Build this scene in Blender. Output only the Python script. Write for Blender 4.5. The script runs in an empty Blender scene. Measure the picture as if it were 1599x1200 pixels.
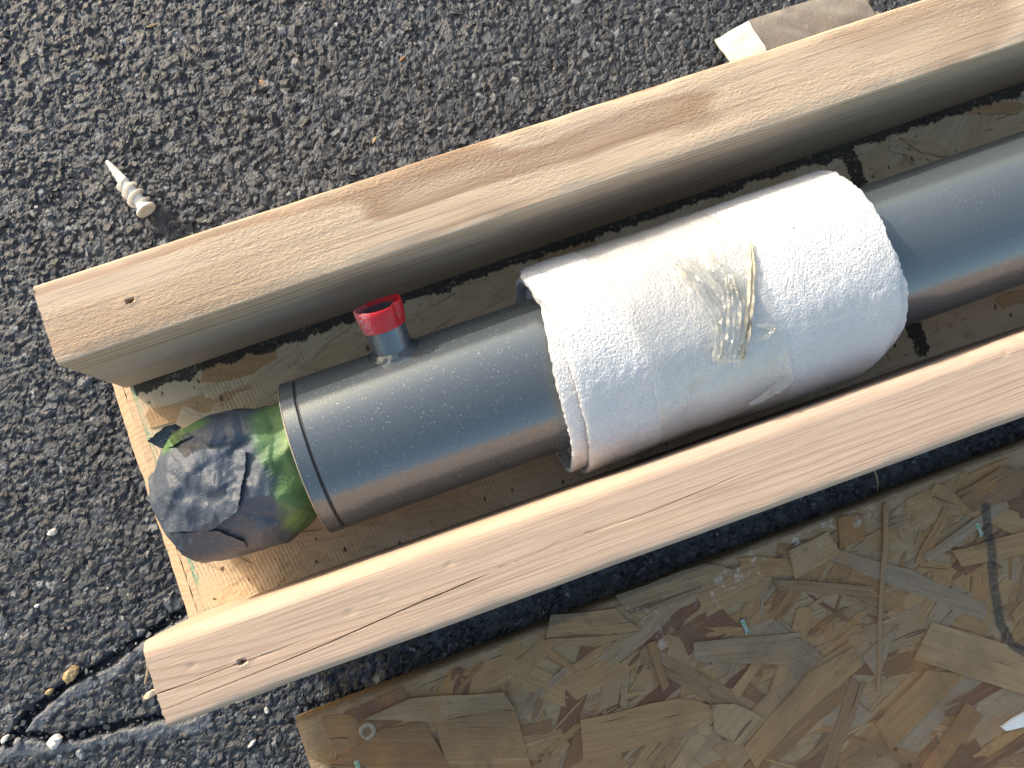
import bpy, math, random
import numpy as np
from mathutils import Vector, Matrix

random.seed(7)
rng = np.random.default_rng(11)
scene = bpy.context.scene

# ------------------------------------------------------------------ camera
T = 0.045                       # top of the tray's board above the asphalt
CAM = np.array([0.138239, -0.1101456, 0.4976621 + T])
RV = np.array([-3.19035758, 0.56330512, -0.167576434])
FPX, PW, PH = 1400.1, 1599.0, 1200.0


def rodrigues(r):
    th = np.linalg.norm(r)
    k = r / th
    K = np.array([[0, -k[2], k[1]], [k[2], 0, -k[0]], [-k[1], k[0], 0]])
    return np.eye(3) + math.sin(th) * K + (1 - math.cos(th)) * K @ K


RC = rodrigues(RV)              # rows: right, down, forward
cam_data = bpy.data.cameras.new('camera')
cam = bpy.data.objects.new('camera', cam_data)
scene.collection.objects.link(cam)
M = Matrix(((RC[0][0], -RC[1][0], -RC[2][0], CAM[0]),
            (RC[0][1], -RC[1][1], -RC[2][1], CAM[1]),
            (RC[0][2], -RC[1][2], -RC[2][2], CAM[2]),
            (0, 0, 0, 1)))
cam.matrix_world = M
cam_data.sensor_fit = 'HORIZONTAL'
cam_data.sensor_width = 36.0
cam_data.lens = FPX / PW * 36.0
cam_data.clip_start = 0.01
cam_data.clip_end = 200.0
scene.camera = cam

# ------------------------------------------------------------------ light
SUN_EL, SUN_TRAVEL = math.radians(18.0), math.radians(-58.5)
world = bpy.data.worlds.new('World')
scene.world = world
world.use_nodes = True
wn = world.node_tree.nodes
wl = world.node_tree.links
for n_ in list(wn):
    wn.remove(n_)
sky = wn.new('ShaderNodeTexSky')
sky.sky_type = 'NISHITA'
sky.sun_disc = False
sky.sun_elevation = SUN_EL
sky.air_density = 1.5
sky.dust_density = 4.0
sky.ozone_density = 0.5
# direction towards the sun, horizontally
sx, sy = -math.cos(SUN_TRAVEL), -math.sin(SUN_TRAVEL)
sky.sun_rotation = math.atan2(sx, sy)
bg = wn.new('ShaderNodeBackground')
bg.inputs['Strength'].default_value = 0.15
wo = wn.new('ShaderNodeOutputWorld')
wl.new(sky.outputs[0], bg.inputs[0])
wl.new(bg.outputs[0], wo.inputs[0])

sun_data = bpy.data.lights.new('sun', 'SUN')
sun_data.energy = 2.0
sun_data.angle = math.radians(0.55)
sun_data.color = (1.0, 0.945, 0.875)
sun = bpy.data.objects.new('sun', sun_data)
scene.collection.objects.link(sun)
dvec = Vector((math.cos(SUN_TRAVEL) * math.cos(SUN_EL), math.sin(SUN_TRAVEL) * math.cos(SUN_EL), -math.sin(SUN_EL)))
sun.rotation_euler = dvec.to_track_quat('-Z', 'Y').to_euler()
sun.location = (-1, 2, 2)

scene.view_settings.view_transform = 'Standard'
scene.view_settings.look = 'None'
scene.view_settings.gamma = 1.0
scene.view_settings.exposure = 1.05
scene.view_settings.use_curve_mapping = False


# ------------------------------------------------------------------ helpers
def at(px, py, z):
    """photo pixel -> point on the horizontal plane at height z"""
    d = RC.T @ np.array([(px - PW / 2) / FPX, (py - PH / 2) / FPX, 1.0])
    return CAM + d * (z - CAM[2]) / d[2]


def at_many(P, z):
    """the same for an array of pixels, each with its own height"""
    d = np.stack([(P[:, 0] - PW / 2) / FPX, (P[:, 1] - PH / 2) / FPX, np.ones(len(P))], -1) @ RC
    return CAM + d * ((z - CAM[2]) / d[:, 2])[:, None]


def hash2(ix, iy, seed):
    h = (ix.astype(np.int64) * 374761393 + iy.astype(np.int64) * 668265263 + seed * 1274126177) & 0x7fffffff
    h = ((h ^ (h >> 13)) * 1274126177) & 0x7fffffff
    h = ((h ^ (h >> 16)) * 668265263) & 0x7fffffff
    return ((h ^ (h >> 15)) & 0xffffff) / float(0xffffff)


def vnoise(x, y, seed=0):
    """smooth value noise, -1..1"""
    x = np.asarray(x, float)
    y = np.asarray(y, float)
    ix, iy = np.floor(x), np.floor(y)
    fx, fy = x - ix, y - iy
    ux, uy = fx * fx * (3 - 2 * fx), fy * fy * (3 - 2 * fy)
    a, b = hash2(ix, iy, seed), hash2(ix + 1, iy, seed)
    c, d = hash2(ix, iy + 1, seed), hash2(ix + 1, iy + 1, seed)
    return 2 * ((a * (1 - ux) + b * ux) * (1 - uy) + (c * (1 - ux) + d * ux) * uy) - 1


def fbm(x, y, seed=0, octv=4, gain=.5):
    s, a, t = 0, 1, 0
    for o in range(octv):
        s = s + a * vnoise(np.asarray(x) * 2 ** o, np.asarray(y) * 2 ** o, seed + o * 17)
        t += a
        a *= gain
    return s / t


def sstep(a, b, x):
    t = np.clip((x - a) / (b - a), 0, 1)
    return t * t * (3 - 2 * t)


def mesh_np(name, verts, faces, smooth=True):
    me = bpy.data.meshes.new(name)
    verts = np.asarray(verts, dtype=np.float32)
    faces = np.asarray(faces, dtype=np.int32)
    k = faces.shape[1]
    me.vertices.add(len(verts))
    me.vertices.foreach_set('co', verts.ravel())
    me.loops.add(faces.size)
    me.loops.foreach_set('vertex_index', faces.ravel())
    me.polygons.add(len(faces))
    me.polygons.foreach_set('loop_start', np.arange(0, faces.size, k, dtype=np.int32))
    me.polygons.foreach_set('loop_total', np.full(len(faces), k, dtype=np.int32))
    me.polygons.foreach_set('use_smooth', np.full(len(faces), smooth, dtype=bool))
    me.update(calc_edges=True)
    me.validate()
    return me


def mesh_py(name, verts, faces, smooth=False):
    me = bpy.data.meshes.new(name)
    me.from_pydata([tuple(map(float, v)) for v in verts], [], [tuple(int(i) for i in f) for f in faces])
    me.update()
    if smooth:
        me.polygons.foreach_set('use_smooth', [True] * len(me.polygons))
    return me


def sharpen(me, deg=35):
    me.set_sharp_from_angle(angle=math.radians(deg))


def grid_faces(nu, nv, closed_v=False):
    """faces of a grid of nu rows by nv columns"""
    i = np.arange(nu - 1)[:, None]
    nj = nv if closed_v else nv - 1
    j = np.arange(nj)[None, :]
    j2 = (j + 1) % nv
    a = i * nv + j
    b = i * nv + j2
    c = (i + 1) * nv + j2
    d = (i + 1) * nv + j
    return np.stack([a + 0 * b, b + 0 * a, c, d], -1).reshape(-1, 4)


def link(name, me, material=None, parent=None, loc=None, rot=None):
    o = bpy.data.objects.new(name, me)
    scene.collection.objects.link(o)
    if material is not None and me is not None and not me.materials:
        me.materials.append(material)
    if parent is not None:
        o.parent = parent
    if loc is not None:
        o.location = loc
    if rot is not None:
        o.rotation_euler = rot
    return o


def tag(o, label, cat, group=None):
    o['label'] = label
    o['category'] = cat
    if group:
        o['group'] = group
    return o


def empty(name, loc=(0, 0, 0), rot=(0, 0, 0)):
    o = bpy.data.objects.new(name, None)
    o.empty_display_size = .02
    scene.collection.objects.link(o)
    o.location = loc
    o.rotation_euler = rot
    return o


class NT:
    """small node-building helper"""

    def __init__(s, name):
        s.m = bpy.data.materials.new(name)
        s.m.use_nodes = True
        s.t = s.m.node_tree
        for n in list(s.t.nodes):
            s.t.nodes.remove(n)
        s.out = s.t.nodes.new('ShaderNodeOutputMaterial')

    def set(s, sock, v):
        if hasattr(v, 'is_output'):
            s.t.links.new(v, sock)
        else:
            try:
                sock.default_value = v
            except Exception:
                if isinstance(v, (tuple, list)) and len(v) == 3:
                    sock.default_value = (*v, 1)
                else:
                    sock.default_value = (v, v, v)

    def n(s, typ, props=None, out=0, **ins):
        nd = s.t.nodes.new('ShaderNode' + typ)
        for k, v in (props or {}).items():
            setattr(nd, k, v)
        for k, v in ins.items():
            key = int(k[1:]) if k[0] == 'i' and k[1:].isdigit() else k.replace('_', ' ')
            s.set(nd.inputs[key], v)
        return nd.outputs[out]

    def math(s, op, a, b=0.0, c=None, clamp=False):
        ins = dict(i0=a, i1=b)
        if c is not None:
            ins['i2'] = c
        return s.n('Math', dict(operation=op, use_clamp=clamp), **ins)

    def mix(s, f, a, b, blend='MIX'):
        nd = s.t.nodes.new('ShaderNodeMix')
        nd.data_type = 'RGBA'
        nd.blend_type = blend
        s.set(nd.inputs[0], f)
        s.set(nd.inputs[6], a if hasattr(a, 'is_output') else (*a, 1))
        s.set(nd.inputs[7], b if hasattr(b, 'is_output') else (*b, 1))
        return nd.outputs[2]

    def ramp(s, f, stops, interp='LINEAR'):
        nd = s.t.nodes.new('ShaderNodeValToRGB')
        nd.color_ramp.interpolation = interp
        el = nd.color_ramp.elements
        while len(el) < len(stops):
            el.new(0.5)
        for e, (p, c) in zip(el, stops):
            e.position = p
            e.color = (*c, 1) if len(c) == 3 else c
        s.set(nd.inputs[0], f)
        return nd.outputs[0]

    def step(s, f, a, b):
        return s.n('MapRange', dict(interpolation_type='SMOOTHSTEP', clamp=True), i0=f, i1=a, i2=b, i3=0.0, i4=1.0)

    def coords(s, kind='Object'):
        nd = s.t.nodes.new('ShaderNodeTexCoord')
        return nd.outputs[kind]

    def pos(s):
        return s.n('NewGeometry')

    def scale(s, v, x, y, z):
        return s.n('VectorMath', dict(operation='MULTIPLY'), i0=v, i1=(x, y, z))

    def addv(s, v, w):
        return s.n('VectorMath', dict(operation='ADD'), i0=v, i1=w)

    def noise(s, v, sc=5.0, detail=3.0, rough=.5, dist=0.0, out=0):
        return s.n('TexNoise', None, out, Vector=v, Scale=sc, Detail=detail, Roughness=rough, Distortion=dist)

    def voro(s, v, sc=5.0, feature='F1', out=0, rnd=1.0):
        return s.n('TexVoronoi', dict(feature=feature), out, Vector=v, Scale=sc, Randomness=rnd)

    def sep(s, v):
        nd = s.t.nodes.new('ShaderNodeSeparateXYZ')
        s.set(nd.inputs[0], v)
        return nd.outputs

    def comb(s, x, y, z):
        return s.n('CombineXYZ', None, 0, X=x, Y=y, Z=z)

    def bump(s, h, dist=.001, strength=1.0, normal=None):
        ins = dict(Strength=strength, Distance=dist, Height=h)
        if normal is not None:
            ins['Normal'] = normal
        return s.n('Bump', None, 0, **ins)

    def attr(s, name, out='Fac'):
        nd = s.t.nodes.new('ShaderNodeAttribute')
        nd.attribute_name = name
        return nd.outputs[out]

    def bsdf(s, **k):
        nd = s.t.nodes.new('ShaderNodeBsdfPrincipled')
        for kk, v in k.items():
            s.set(nd.inputs[kk.replace('_', ' ')], v)
        return nd.outputs[0]

    def done(s, sh):
        s.t.links.new(sh, s.out.inputs['Surface'])
        return s.m


# ------------------------------------------------------------------ materials
def mat_asphalt():
    m = NT('asphalt')
    P = m.pos()
    tint = m.attr('stone')            # random shade of each stone
    bare = m.attr('bare')             # stone faces worn free of bitumen
    seal = m.attr('seal')             # smooth bitumen sealer along the cracks
    c = m.ramp(tint, [(0, (.009, .013, .022)), (.55, (.020, .028, .044)), (.85, (.038, .050, .072)), (.95, (.090, .107, .136)), (1, (.27, .29, .32))])
    n1 = m.noise(P, 900, 4, .65)
    c = m.mix(m.step(n1, .45, .75), c, m.mix(.6, c, (.020, .022, .027)))
    big = m.noise(P, 9, 3, .5)
    c = m.mix(m.math('MULTIPLY', m.step(big, .40, .72), .35), c, (.046, .057, .077))
    c = m.mix(m.math('MULTIPLY', bare, .30), c, (.105, .118, .138))
    c = m.mix(m.math('MULTIPLY', seal, m.step(m.noise(P, 240, 4, .7), .26, .50)), c, (.135, .150, .178))
    # dust and pale grit
    sp = m.voro(P, 420, out=0)
    sr = m.voro(P, 420, out=1)
    srx = m.sep(sr)[0]
    grit = m.math('MULTIPLY', m.math('LESS_THAN', sp, .26), m.math('GREATER_THAN', srx, .955))
    c = m.mix(m.math('MULTIPLY', grit, .8), c, (.33, .31, .28))
    h1 = m.noise(P, 1400, 5, .7)
    b = m.bump(h1, .0007, .75)
    r = m.ramp(m.noise(P, 500, 2), [(.3, (.30,) * 3), (.7, (.58,) * 3)])
    return m.done(m.bsdf(Base_Color=c, Roughness=r, Normal=b, Specular_IOR_Level=.7))


def mat_wood(name, light, dark, pith, period, fuzz=.5, seed=0.0, tilt=0.0, stain=(.30, .27, .27), stain_amt=.35):
    m = NT(name)
    P = m.addv(m.coords('Object'), (seed, seed * .37, seed * .11))
    O = m.sep(m.coords('Object'))
    low = m.noise(m.scale(P, 3.2, 14, 14), 1.0, 2, .5)
    low2 = m.noise(m.scale(P, 9, 40, 40), 1.0, 2, .5)
    yy = m.math('SUBTRACT', m.math('ADD', O[1], m.math('MULTIPLY', O[0], tilt)), pith[0])
    zz = m.math('SUBTRACT', O[2], pith[1])
    r = m.math('SQRT', m.math('ADD', m.math('MULTIPLY', yy, yy), m.math('MULTIPLY', zz, zz)))
    r = m.math('ADD', r, m.math('MULTIPLY', m.math('SUBTRACT', low, .5), .030))
    r = m.math('ADD', r, m.math('MULTIPLY', m.math('SUBTRACT', low2, .5), .0035))
    ph = m.math('FRACT', m.math('DIVIDE', r, period))
    ring = m.ramp(ph, [(0, (0,) * 3), (.55, (.18,) * 3), (.86, (1,) * 3), (.93, (.75,) * 3), (1, (0,) * 3)])
    vary = m.noise(m.comb(m.math('MULTIPLY', r, 60), 0, 0), 1.0, 2)
    ring = m.math('MULTIPLY', ring, m.step(vary, .25, .75))
    fib = m.noise(m.scale(P, 28, 900, 900), 1.0, 4, .6)
    fib2 = m.noise(m.scale(P, 7, 260, 260), 1.0, 3, .6)
    c = m.mix(m.math('MULTIPLY', ring, .95), light, dark)
    c = m.mix(m.math('MULTIPLY', m.step(fib, .40, .72), .50), c, dark)
    c = m.mix(m.math('MULTIPLY', m.step(fib2, .52, .78), .32), c, (light[0] * 1.12, light[1] * 1.15, light[2] * 1.2))
    hair = m.noise(m.scale(P, 5, 620, 620), 1.0, 3, .7)
    c = m.mix(m.math('MULTIPLY', m.step(hair, .58, .68), .55), c, (dark[0] * .62, dark[1] * .58, dark[2] * .55))
    st = m.noise(m.scale(P, 4, 22, 22), 1.0, 4, .6)
    c = m.mix(m.math('MULTIPLY', m.step(st, .48, .78), stain_amt), c, stain)
    dirt = m.noise(m.scale(P, 60, 110, 110), 1.0, 4, .7)
    c = m.mix(m.math('MULTIPLY', m.step(dirt, .62, .80), .35), c, (.20, .15, .11))
    # rough-sawn fuzz in patches
    patch = m.step(m.noise(m.scale(P, 5, 16, 16), 1.0, 3, .5), .40, .62)
    fz = m.noise(m.scale(P, 420, 950, 950), 1.0, 4, .65)
    h = m.math('ADD', m.math('MULTIPLY', m.math('MULTIPLY', fz, patch), fuzz), m.math('MULTIPLY', fib, .22))
    h = m.math('ADD', h, m.math('MULTIPLY', ring, -.03))
    b = m.bump(h, .0011, .85)
    return m.done(m.bsdf(Base_Color=c, Roughness=.72, Normal=b, Specular_IOR_Level=.28))


def seg_dist(m, xy, a, b):
    """distance in the XY plane to segment a-b"""
    ax, ay = a
    bx, by = b
    dx, dy = bx - ax, by - ay
    L2 = dx * dx + dy * dy
    px_ = m.math('SUBTRACT', xy[0], ax)
    py_ = m.math('SUBTRACT', xy[1], ay)
    t = m.math('DIVIDE', m.math('ADD', m.math('MULTIPLY', px_, dx), m.math('MULTIPLY', py_, dy)), L2, clamp=True)
    ex = m.math('SUBTRACT', px_, m.math('MULTIPLY', t, dx))
    ey = m.math('SUBTRACT', py_, m.math('MULTIPLY', t, dy))
    return m.math('SQRT', m.math('ADD', m.math('MULTIPLY', ex, ex), m.math('MULTIPLY', ey, ey)))


def strand_color(m, stops, rough=1.0, joined=False):
    rnd = m.attr('shade') if joined else m.n('ObjectInfo', None, 5)
    c = m.ramp(rnd, stops)
    P = m.attr('grain', 'Vector') if joined else m.coords('Object')
    off = m.comb(m.math('MULTIPLY', rnd, 17.3), m.math('MULTIPLY', rnd, 41.0), 0)
    Q = m.addv(P, off)
    g = m.noise(m.scale(Q, 30, 520, 520), 1.0, 5, .65)
    g2 = m.noise(m.scale(Q, 16, 130, 130), 1.0, 5, .68, .8)
    g3 = m.noise(m.scale(Q, 9, 300, 300), 1.0, 3, .6)
    c = m.mix(m.math('MULTIPLY', m.step(g, .42, .72), .45 * rough), c, m.mix(.6, c, (.11, .06, .03)))
    c = m.mix(m.math('MULTIPLY', m.step(g2, .50, .78), .60 * rough), c, m.mix(.75, c, (.13, .065, .032)))
    c = m.mix(m.math('MULTIPLY', m.step(g3, .60, .72), .35 * rough), c, m.mix(.5, c, (.75, .60, .40)))
    crack = m.math('MULTIPLY', m.step(g3, .335, .315), m.step(g2, .42, .55))
    c = m.mix(m.math('MULTIPLY', crack, .75 * rough), c, (.06, .035, .02))
    return c, m.math('SUBTRACT', g, m.math('MULTIPLY', crack, .8))


def mat_osb_weathered(marks, joined=False):
    m = NT('weathered_strand_board')
    stops = [(0, (.335, .200, .092)), (.16, (.37, .240, .122)), (.32, (.30, .170, .075)), (.46, (.37, .262, .150)), (.56, (.275, .215, .155)),
             (.70, (.345, .208, .092)), (.82, (.22, .120, .058)), (.92, (.135, .058, .036)), (1, (.335, .235, .13))]
    c, g = strand_color(m, stops, 1.0, joined)
    W = m.pos()
    dirt = m.noise(W, 26, 5, .62)
    c = m.mix(m.math('MULTIPLY', m.math('ADD', m.step(dirt, .44, .70), .06), .58), c, (.165, .112, .066))
    blot = m.noise(W, 75, 4, .7)
    c = m.mix(m.math('MULTIPLY', m.step(blot, .58, .74), .60), c, (.14, .08, .045))
    rust = m.noise(m.addv(W, (3, 1, 0)), 30, 4, .6)
    c = m.mix(m.math('MULTIPLY', m.step(rust, .55, .72), .55), c, (.36, .18, .06))
    black = m.noise(m.addv(W, (7, 2, 0)), 110, 4, .7)
    c = m.mix(m.math('MULTIPLY', m.step(black, .69, .76), .7), c, (.035, .03, .028))
    xy = m.sep(W)
    wob = m.math('MULTIPLY', m.math('SUBTRACT', m.noise(W, 300, 4, .7), .5), .004)
    # white plaster smears along the upper edge
    d = None
    for a, b in marks['white']:
        e = seg_dist(m, xy, a, b)
        d = e if d is None else m.math('MINIMUM', d, e)
    wn_ = m.noise(W, 160, 5, .75)
    wm = m.math('MULTIPLY', m.step(d, .015, .003), m.step(wn_, .53, .66))
    c = m.mix(m.math('MULTIPLY', wm, .55), c, (.62, .60, .60))
    # charcoal felt-tip stroke
    d = None
    for a, b in marks['stroke']:
        e = seg_dist(m, xy, a, b)
        d = e if d is None else m.math('MINIMUM', d, e)
    d = m.math('ADD', d, m.math('MULTIPLY', wob, .35))
    sm = m.math('MULTIPLY', m.step(d, .0040, .0020), m.step(m.noise(W, 420, 3, .7), .10, .55))
    c = m.mix(m.math('MULTIPLY', sm, .80), c, (.035, .036, .042))
    # grey weathered arris along the cut edge
    lo = m.math('SUBTRACT', marks['edge'][0], m.math('MULTIPLY', xy[0], marks['edge'][1]))
    ed = m.math('SUBTRACT', lo, xy[1])
    em = m.step(m.math('ADD', ed, m.math('MULTIPLY', wob, 1.2)), .0042, .0016)
    c = m.mix(m.math('MULTIPLY', em, .75), c, (.10, .085, .065))
    h = m.math('ADD', m.math('MULTIPLY', g, .9), m.math('MULTIPLY', m.noise(W, 500, 4, .7), .6))
    b = m.bump(h, .0010, .9)
    return m.done(m.bsdf(Base_Color=c, Roughness=.62, Normal=b, Specular_IOR_Level=.4))


def mat_osb_tray(marks):
    m = NT('straw_strand_board')
    stops = [(0, (.68, .52, .33)), (.30, (.72, .57, .39)), (.50, (.64, .47, .28)), (.66, (.70, .55, .37)), (.80, (.52, .31, .15)), (.90, (.64, .44, .25)), (1, (.72, .58, .41))]
    c, g = strand_color(m, stops, .7)
    W = m.pos()
    xy = m.sep(W)
    # screen imprint: fine ribs across the board
    wx = m.math('ADD', xy[0], m.math('MULTIPLY', m.noise(W, 60, 2), .002))
    wx = m.math('ADD', wx, m.math('MULTIPLY', xy[1], .12))
    rib = m.math('SINE', m.math('MULTIPLY', wx, 2 * math.pi / .0021))
    rib2 = m.math('SINE', m.math('MULTIPLY', xy[1], 2 * math.pi / .0023))
    patch = m.step(m.noise(W, 35, 2), .36, .55)
    grime = m.noise(m.scale(W, 1, 1, 1), 120, 5, .75)
    gm = m.math('MULTIPLY', m.step(grime, .50, .68), m.step(m.noise(W, 18, 2), .38, .62))
    c = m.mix(m.math('MULTIPLY', gm, .55), c, (.26, .18, .10))
    WD = m.addv(W, m.scale(m.noise(W, 330, 3, .6, out=1), .004, .004, .0))
    WD = m.scale(WD, 1, .6, 1)
    fl = m.voro(WD, 250, out=0)
    fr = m.sep(m.voro(WD, 250, out=1))
    fleck = m.math('MULTIPLY', m.math('LESS_THAN', fl, m.math('MULTIPLY', fr[1], .26)), m.math('GREATER_THAN', fr[0], .74))
    c = m.mix(m.math('MULTIPLY', fleck, .85), c, (.07, .04, .025))
    # ragged black band along the foot of the rail, black stripe across the board
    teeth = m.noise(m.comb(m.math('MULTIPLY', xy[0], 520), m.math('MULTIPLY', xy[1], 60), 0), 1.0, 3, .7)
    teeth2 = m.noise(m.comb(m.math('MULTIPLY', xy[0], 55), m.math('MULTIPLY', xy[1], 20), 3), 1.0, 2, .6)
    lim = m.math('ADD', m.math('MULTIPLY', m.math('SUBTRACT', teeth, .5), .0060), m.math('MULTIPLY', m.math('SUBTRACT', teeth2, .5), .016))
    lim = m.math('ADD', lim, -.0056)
    black_band = m.step(m.math('SUBTRACT', xy[1], lim), -.0006, .0006)
    e = seg_dist(m, xy, *marks['stripe'])
    e = m.math('ADD', e, m.math('MULTIPLY', m.math('SUBTRACT', m.noise(W, 260, 4, .7), .5), .007))
    black_stripe = m.step(e, .0052, .0042)
    black_band = m.math('MAXIMUM', black_band, black_stripe)
    black_band = m.math('MULTIPLY', black_band, m.math('GREATER_THAN', xy[0], .0035))
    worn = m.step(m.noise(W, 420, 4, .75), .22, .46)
    c = m.mix(m.math('MULTIPLY', m.math('MULTIPLY', black_band, worn), .93), c, (.022, .020, .020))
    # turquoise edge paint at the sawn end
    gx = m.math('ADD', xy[0], m.math('MULTIPLY', m.math('SUBTRACT', m.noise(W, 380, 4, .75), .5), .012))
    gp = m.math('MULTIPLY', m.step(gx, .0050, .0022), m.step(m.noise(W, 45, 3, .6), .36, .60))
    c = m.mix(m.math('MULTIPLY', gp, .8), c, (.07, .42, .30))
    h = m.math('ADD', m.math('MULTIPLY', m.math('MULTIPLY', m.math('ADD', rib, m.math('MULTIPLY', rib2, .25)), patch), .12), m.math('MULTIPLY', m.noise(W, 700, 4, .7), .6))
    b = m.bump(h, .0007, .8)
    return m.done(m.bsdf(Base_Color=c, Roughness=.66, Normal=b, Specular_IOR_Level=.35))


def mat_paint(name, col, dust=1.0, rough=.26, flake=True):
    m = NT(name)
    P = m.coords('Object')
    c = col
    n = m.noise(P, 30, 3)
    c = m.mix(m.math('MULTIPLY', n, .25), col, tuple(v * .8 for v in col))
    masks = None
    for sc, th, keep, seed in ((950, .20, .86, 0), (420, .07, .84, 1.7), (1500, .25, .70, 3.1)):
        Q = m.addv(P, (seed, seed, seed))
        Q = m.addv(Q, m.scale(m.noise(P, 300, 2, out=1), .003, .003, .003))
        d = m.voro(Q, sc, out=0)
        rr = m.sep(m.voro(Q, sc, out=1))
        dm = m.math('MULTIPLY', m.math('LESS_THAN', d, m.math('MULTIPLY', rr[1], th)), m.math('GREATER_THAN', rr[0], keep))
        masks = dm if masks is None else m.math('MAXIMUM', masks, dm)
    dens = m.step(m.noise(P, 13, 2), .30, .60)
    masks = m.math('MULTIPLY', masks, m.math('MULTIPLY', dens, dust))
    haze = m.math('MULTIPLY', m.noise(P, 1300, 3, .7), .10 * dust)
    c = m.mix(haze, c, (.45, .44, .42))
    c = m.mix(masks, c, (.72, .74, .78))
    r = m.math('ADD', rough, m.math('MULTIPLY', masks, .4))
    b = m.bump(m.noise(P, 900, 3, .6), .00012, .35)
    return m.done(m.bsdf(Base_Color=c, Roughness=r, Normal=b, Specular_IOR_Level=.8, Metallic=.55))


def mat_red():
    m = NT('red_plastic')
    P = m.coords('Object')
    O = m.sep(P)
    n = m.noise(P, 900, 5, .75)
    # overspray on the side towards the tape
    side = m.step(O[0], -.0035, -.0085)
    mask = m.math('MULTIPLY', m.step(n, .44, .58), side)
    fine = m.math('MULTIPLY', m.step(m.noise(P, 1500, 3, .7), .64, .70), .6)
    mask = m.math('MAXIMUM', mask, fine)
    c = m.mix(m.math('MULTIPLY', mask, .8), (.52, .012, .022), (.42, .36, .42))
    return m.done(m.bsdf(Base_Color=c, Roughness=.38, Subsurface_Weight=.12, Subsurface_Scale=.003, Specular_IOR_Level=.5))


def mat_masking():
    m = NT('sprayed_masking_tape')
    W = m.pos()
    xy = m.sep(W)
    green = m.mix(m.noise(W, 60, 3), (.12, .215, .075), (.08, .175, .08))
    lime = (.27, .37, .12)
    green = m.mix(m.step(m.noise(W, 45, 2), .5, .75), green, lime)
    paint = m.mix(m.noise(W, 50, 3), (.058, .078, .115), (.074, .092, .124))
    cover = m.attr('spray')
    sp = m.noise(W, 1500, 3, .8)
    lo = m.noise(W, 70, 3, .6)
    k = m.math('ADD', cover, m.math('ADD', m.math('MULTIPLY', m.math('SUBTRACT', sp, .5), .75), m.math('MULTIPLY', m.math('SUBTRACT', lo, .5), .55)))
    c = m.mix(m.step(k, .24, .80), green, paint)
    d = m.voro(W, 620, out=0)
    rr = m.sep(m.voro(W, 620, out=1))
    dm = m.math('MULTIPLY', m.math('LESS_THAN', d, .16), m.math('GREATER_THAN', rr[0], .90))
    c = m.mix(m.math('MULTIPLY', dm, .7), c, (.6, .62, .66))
    crepe = m.noise(m.scale(W, 1, .25, 1), 1500, 3, .6)
    fold = m.noise(m.scale(W, .5, 1, 1), 170, 3, .55, 1.2)
    b = m.bump(m.math('ADD', m.math('MULTIPLY', crepe, .3), m.math('ABSOLUTE', m.math('SUBTRACT', fold, .5))), .0012, .7)
    return m.done(m.bsdf(Base_Color=c, Roughness=.50, Normal=b, Specular_IOR_Level=.45))


def mat_foam():
    m = NT('white_packing_foam')
    P = m.coords('Object')
    v = m.voro(P, 820, 'SMOOTH_F1')
    v2 = m.voro(P, 1500)
    n = m.noise(P, 300, 4, .6)
    h = m.math('ADD', m.math('MULTIPLY', v, -.9), m.math('ADD', m.math('MULTIPLY', v2, -.45), m.math('MULTIPLY', n, .5)))
    b = m.bump(h, .0014, .75)
    b2 = m.bump(m.voro(P, 1100), .0016, .8)
    fl = m.voro(P, 130)
    frr = m.sep(m.voro(P, 130, out=1))[0]
    fm = m.math('MULTIPLY', m.math('LESS_THAN', fl, .085), m.math('GREATER_THAN', frr, .955))
    c = m.mix(m.math('MULTIPLY', fm, .8), (.70, .715, .765), (.10, .08, .06))
    return m.done(m.bsdf(Base_Color=c, Roughness=.34, Normal=b, Specular_IOR_Level=.45, Subsurface_Weight=.4,
                         Subsurface_Radius=(1, 1, 1), Subsurface_Scale=.006, Coat_Weight=.5, Coat_Roughness=.12, Coat_Normal=b2))


def mat_clear(name, tint=(.93, .94, .93), haze_col=(.80, .82, .80), haze=.16, ribs=True, rough=.10, dirt=0.0):
    m = NT(name)
    P = m.coords('Object')
    O = m.sep(P)
    wx = m.math('ADD', O[0], m.math('MULTIPLY', m.math('SUBTRACT', m.noise(P, 40, 3), .5), .010))
    rib = m.math('SINE', m.math('MULTIPLY', wx, 2 * math.pi / .0019))
    wr = m.noise(m.scale(P, 1.0, .35, .35), 130, 4, .6, 1.0)
    h = m.math('ADD', m.math('MULTIPLY', rib, .16 if ribs else 0.0), m.math('MULTIPLY', wr, .9))
    b = m.bump(h, .0011, .75)
    tr = m.n('BsdfTransparent', None, 0, Color=(*tint, 1))
    col = haze_col
    if dirt:
        col = m.mix(m.math('MULTIPLY', m.step(m.noise(P, 210, 4, .7), .50, .66), dirt), haze_col, (.34, .24, .12))
    df = m.n('BsdfDiffuse', None, 0, Color=col if hasattr(col, 'is_output') else (*col, 1), Normal=b)
    tl = m.n('BsdfTranslucent', None, 0, Color=col if hasattr(col, 'is_output') else (*col, 1), Normal=b)
    df = m.n('MixShader', None, 0, i0=.5, i1=df, i2=tl)
    gl = m.n('BsdfGlossy', None, 0, Color=(1, 1, 1, 1), Roughness=rough, Normal=b)
    fr = m.n('Fresnel', None, 0, IOR=1.28)
    fr = m.math('MINIMUM', m.math('ADD', m.math('MULTIPLY', fr, .9), .09), .30)
    body = m.n('MixShader', None, 0, i0=haze, i1=tr, i2=df)
    return m.done(m.n('MixShader', None, 0, i0=fr, i1=body, i2=gl))


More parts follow.
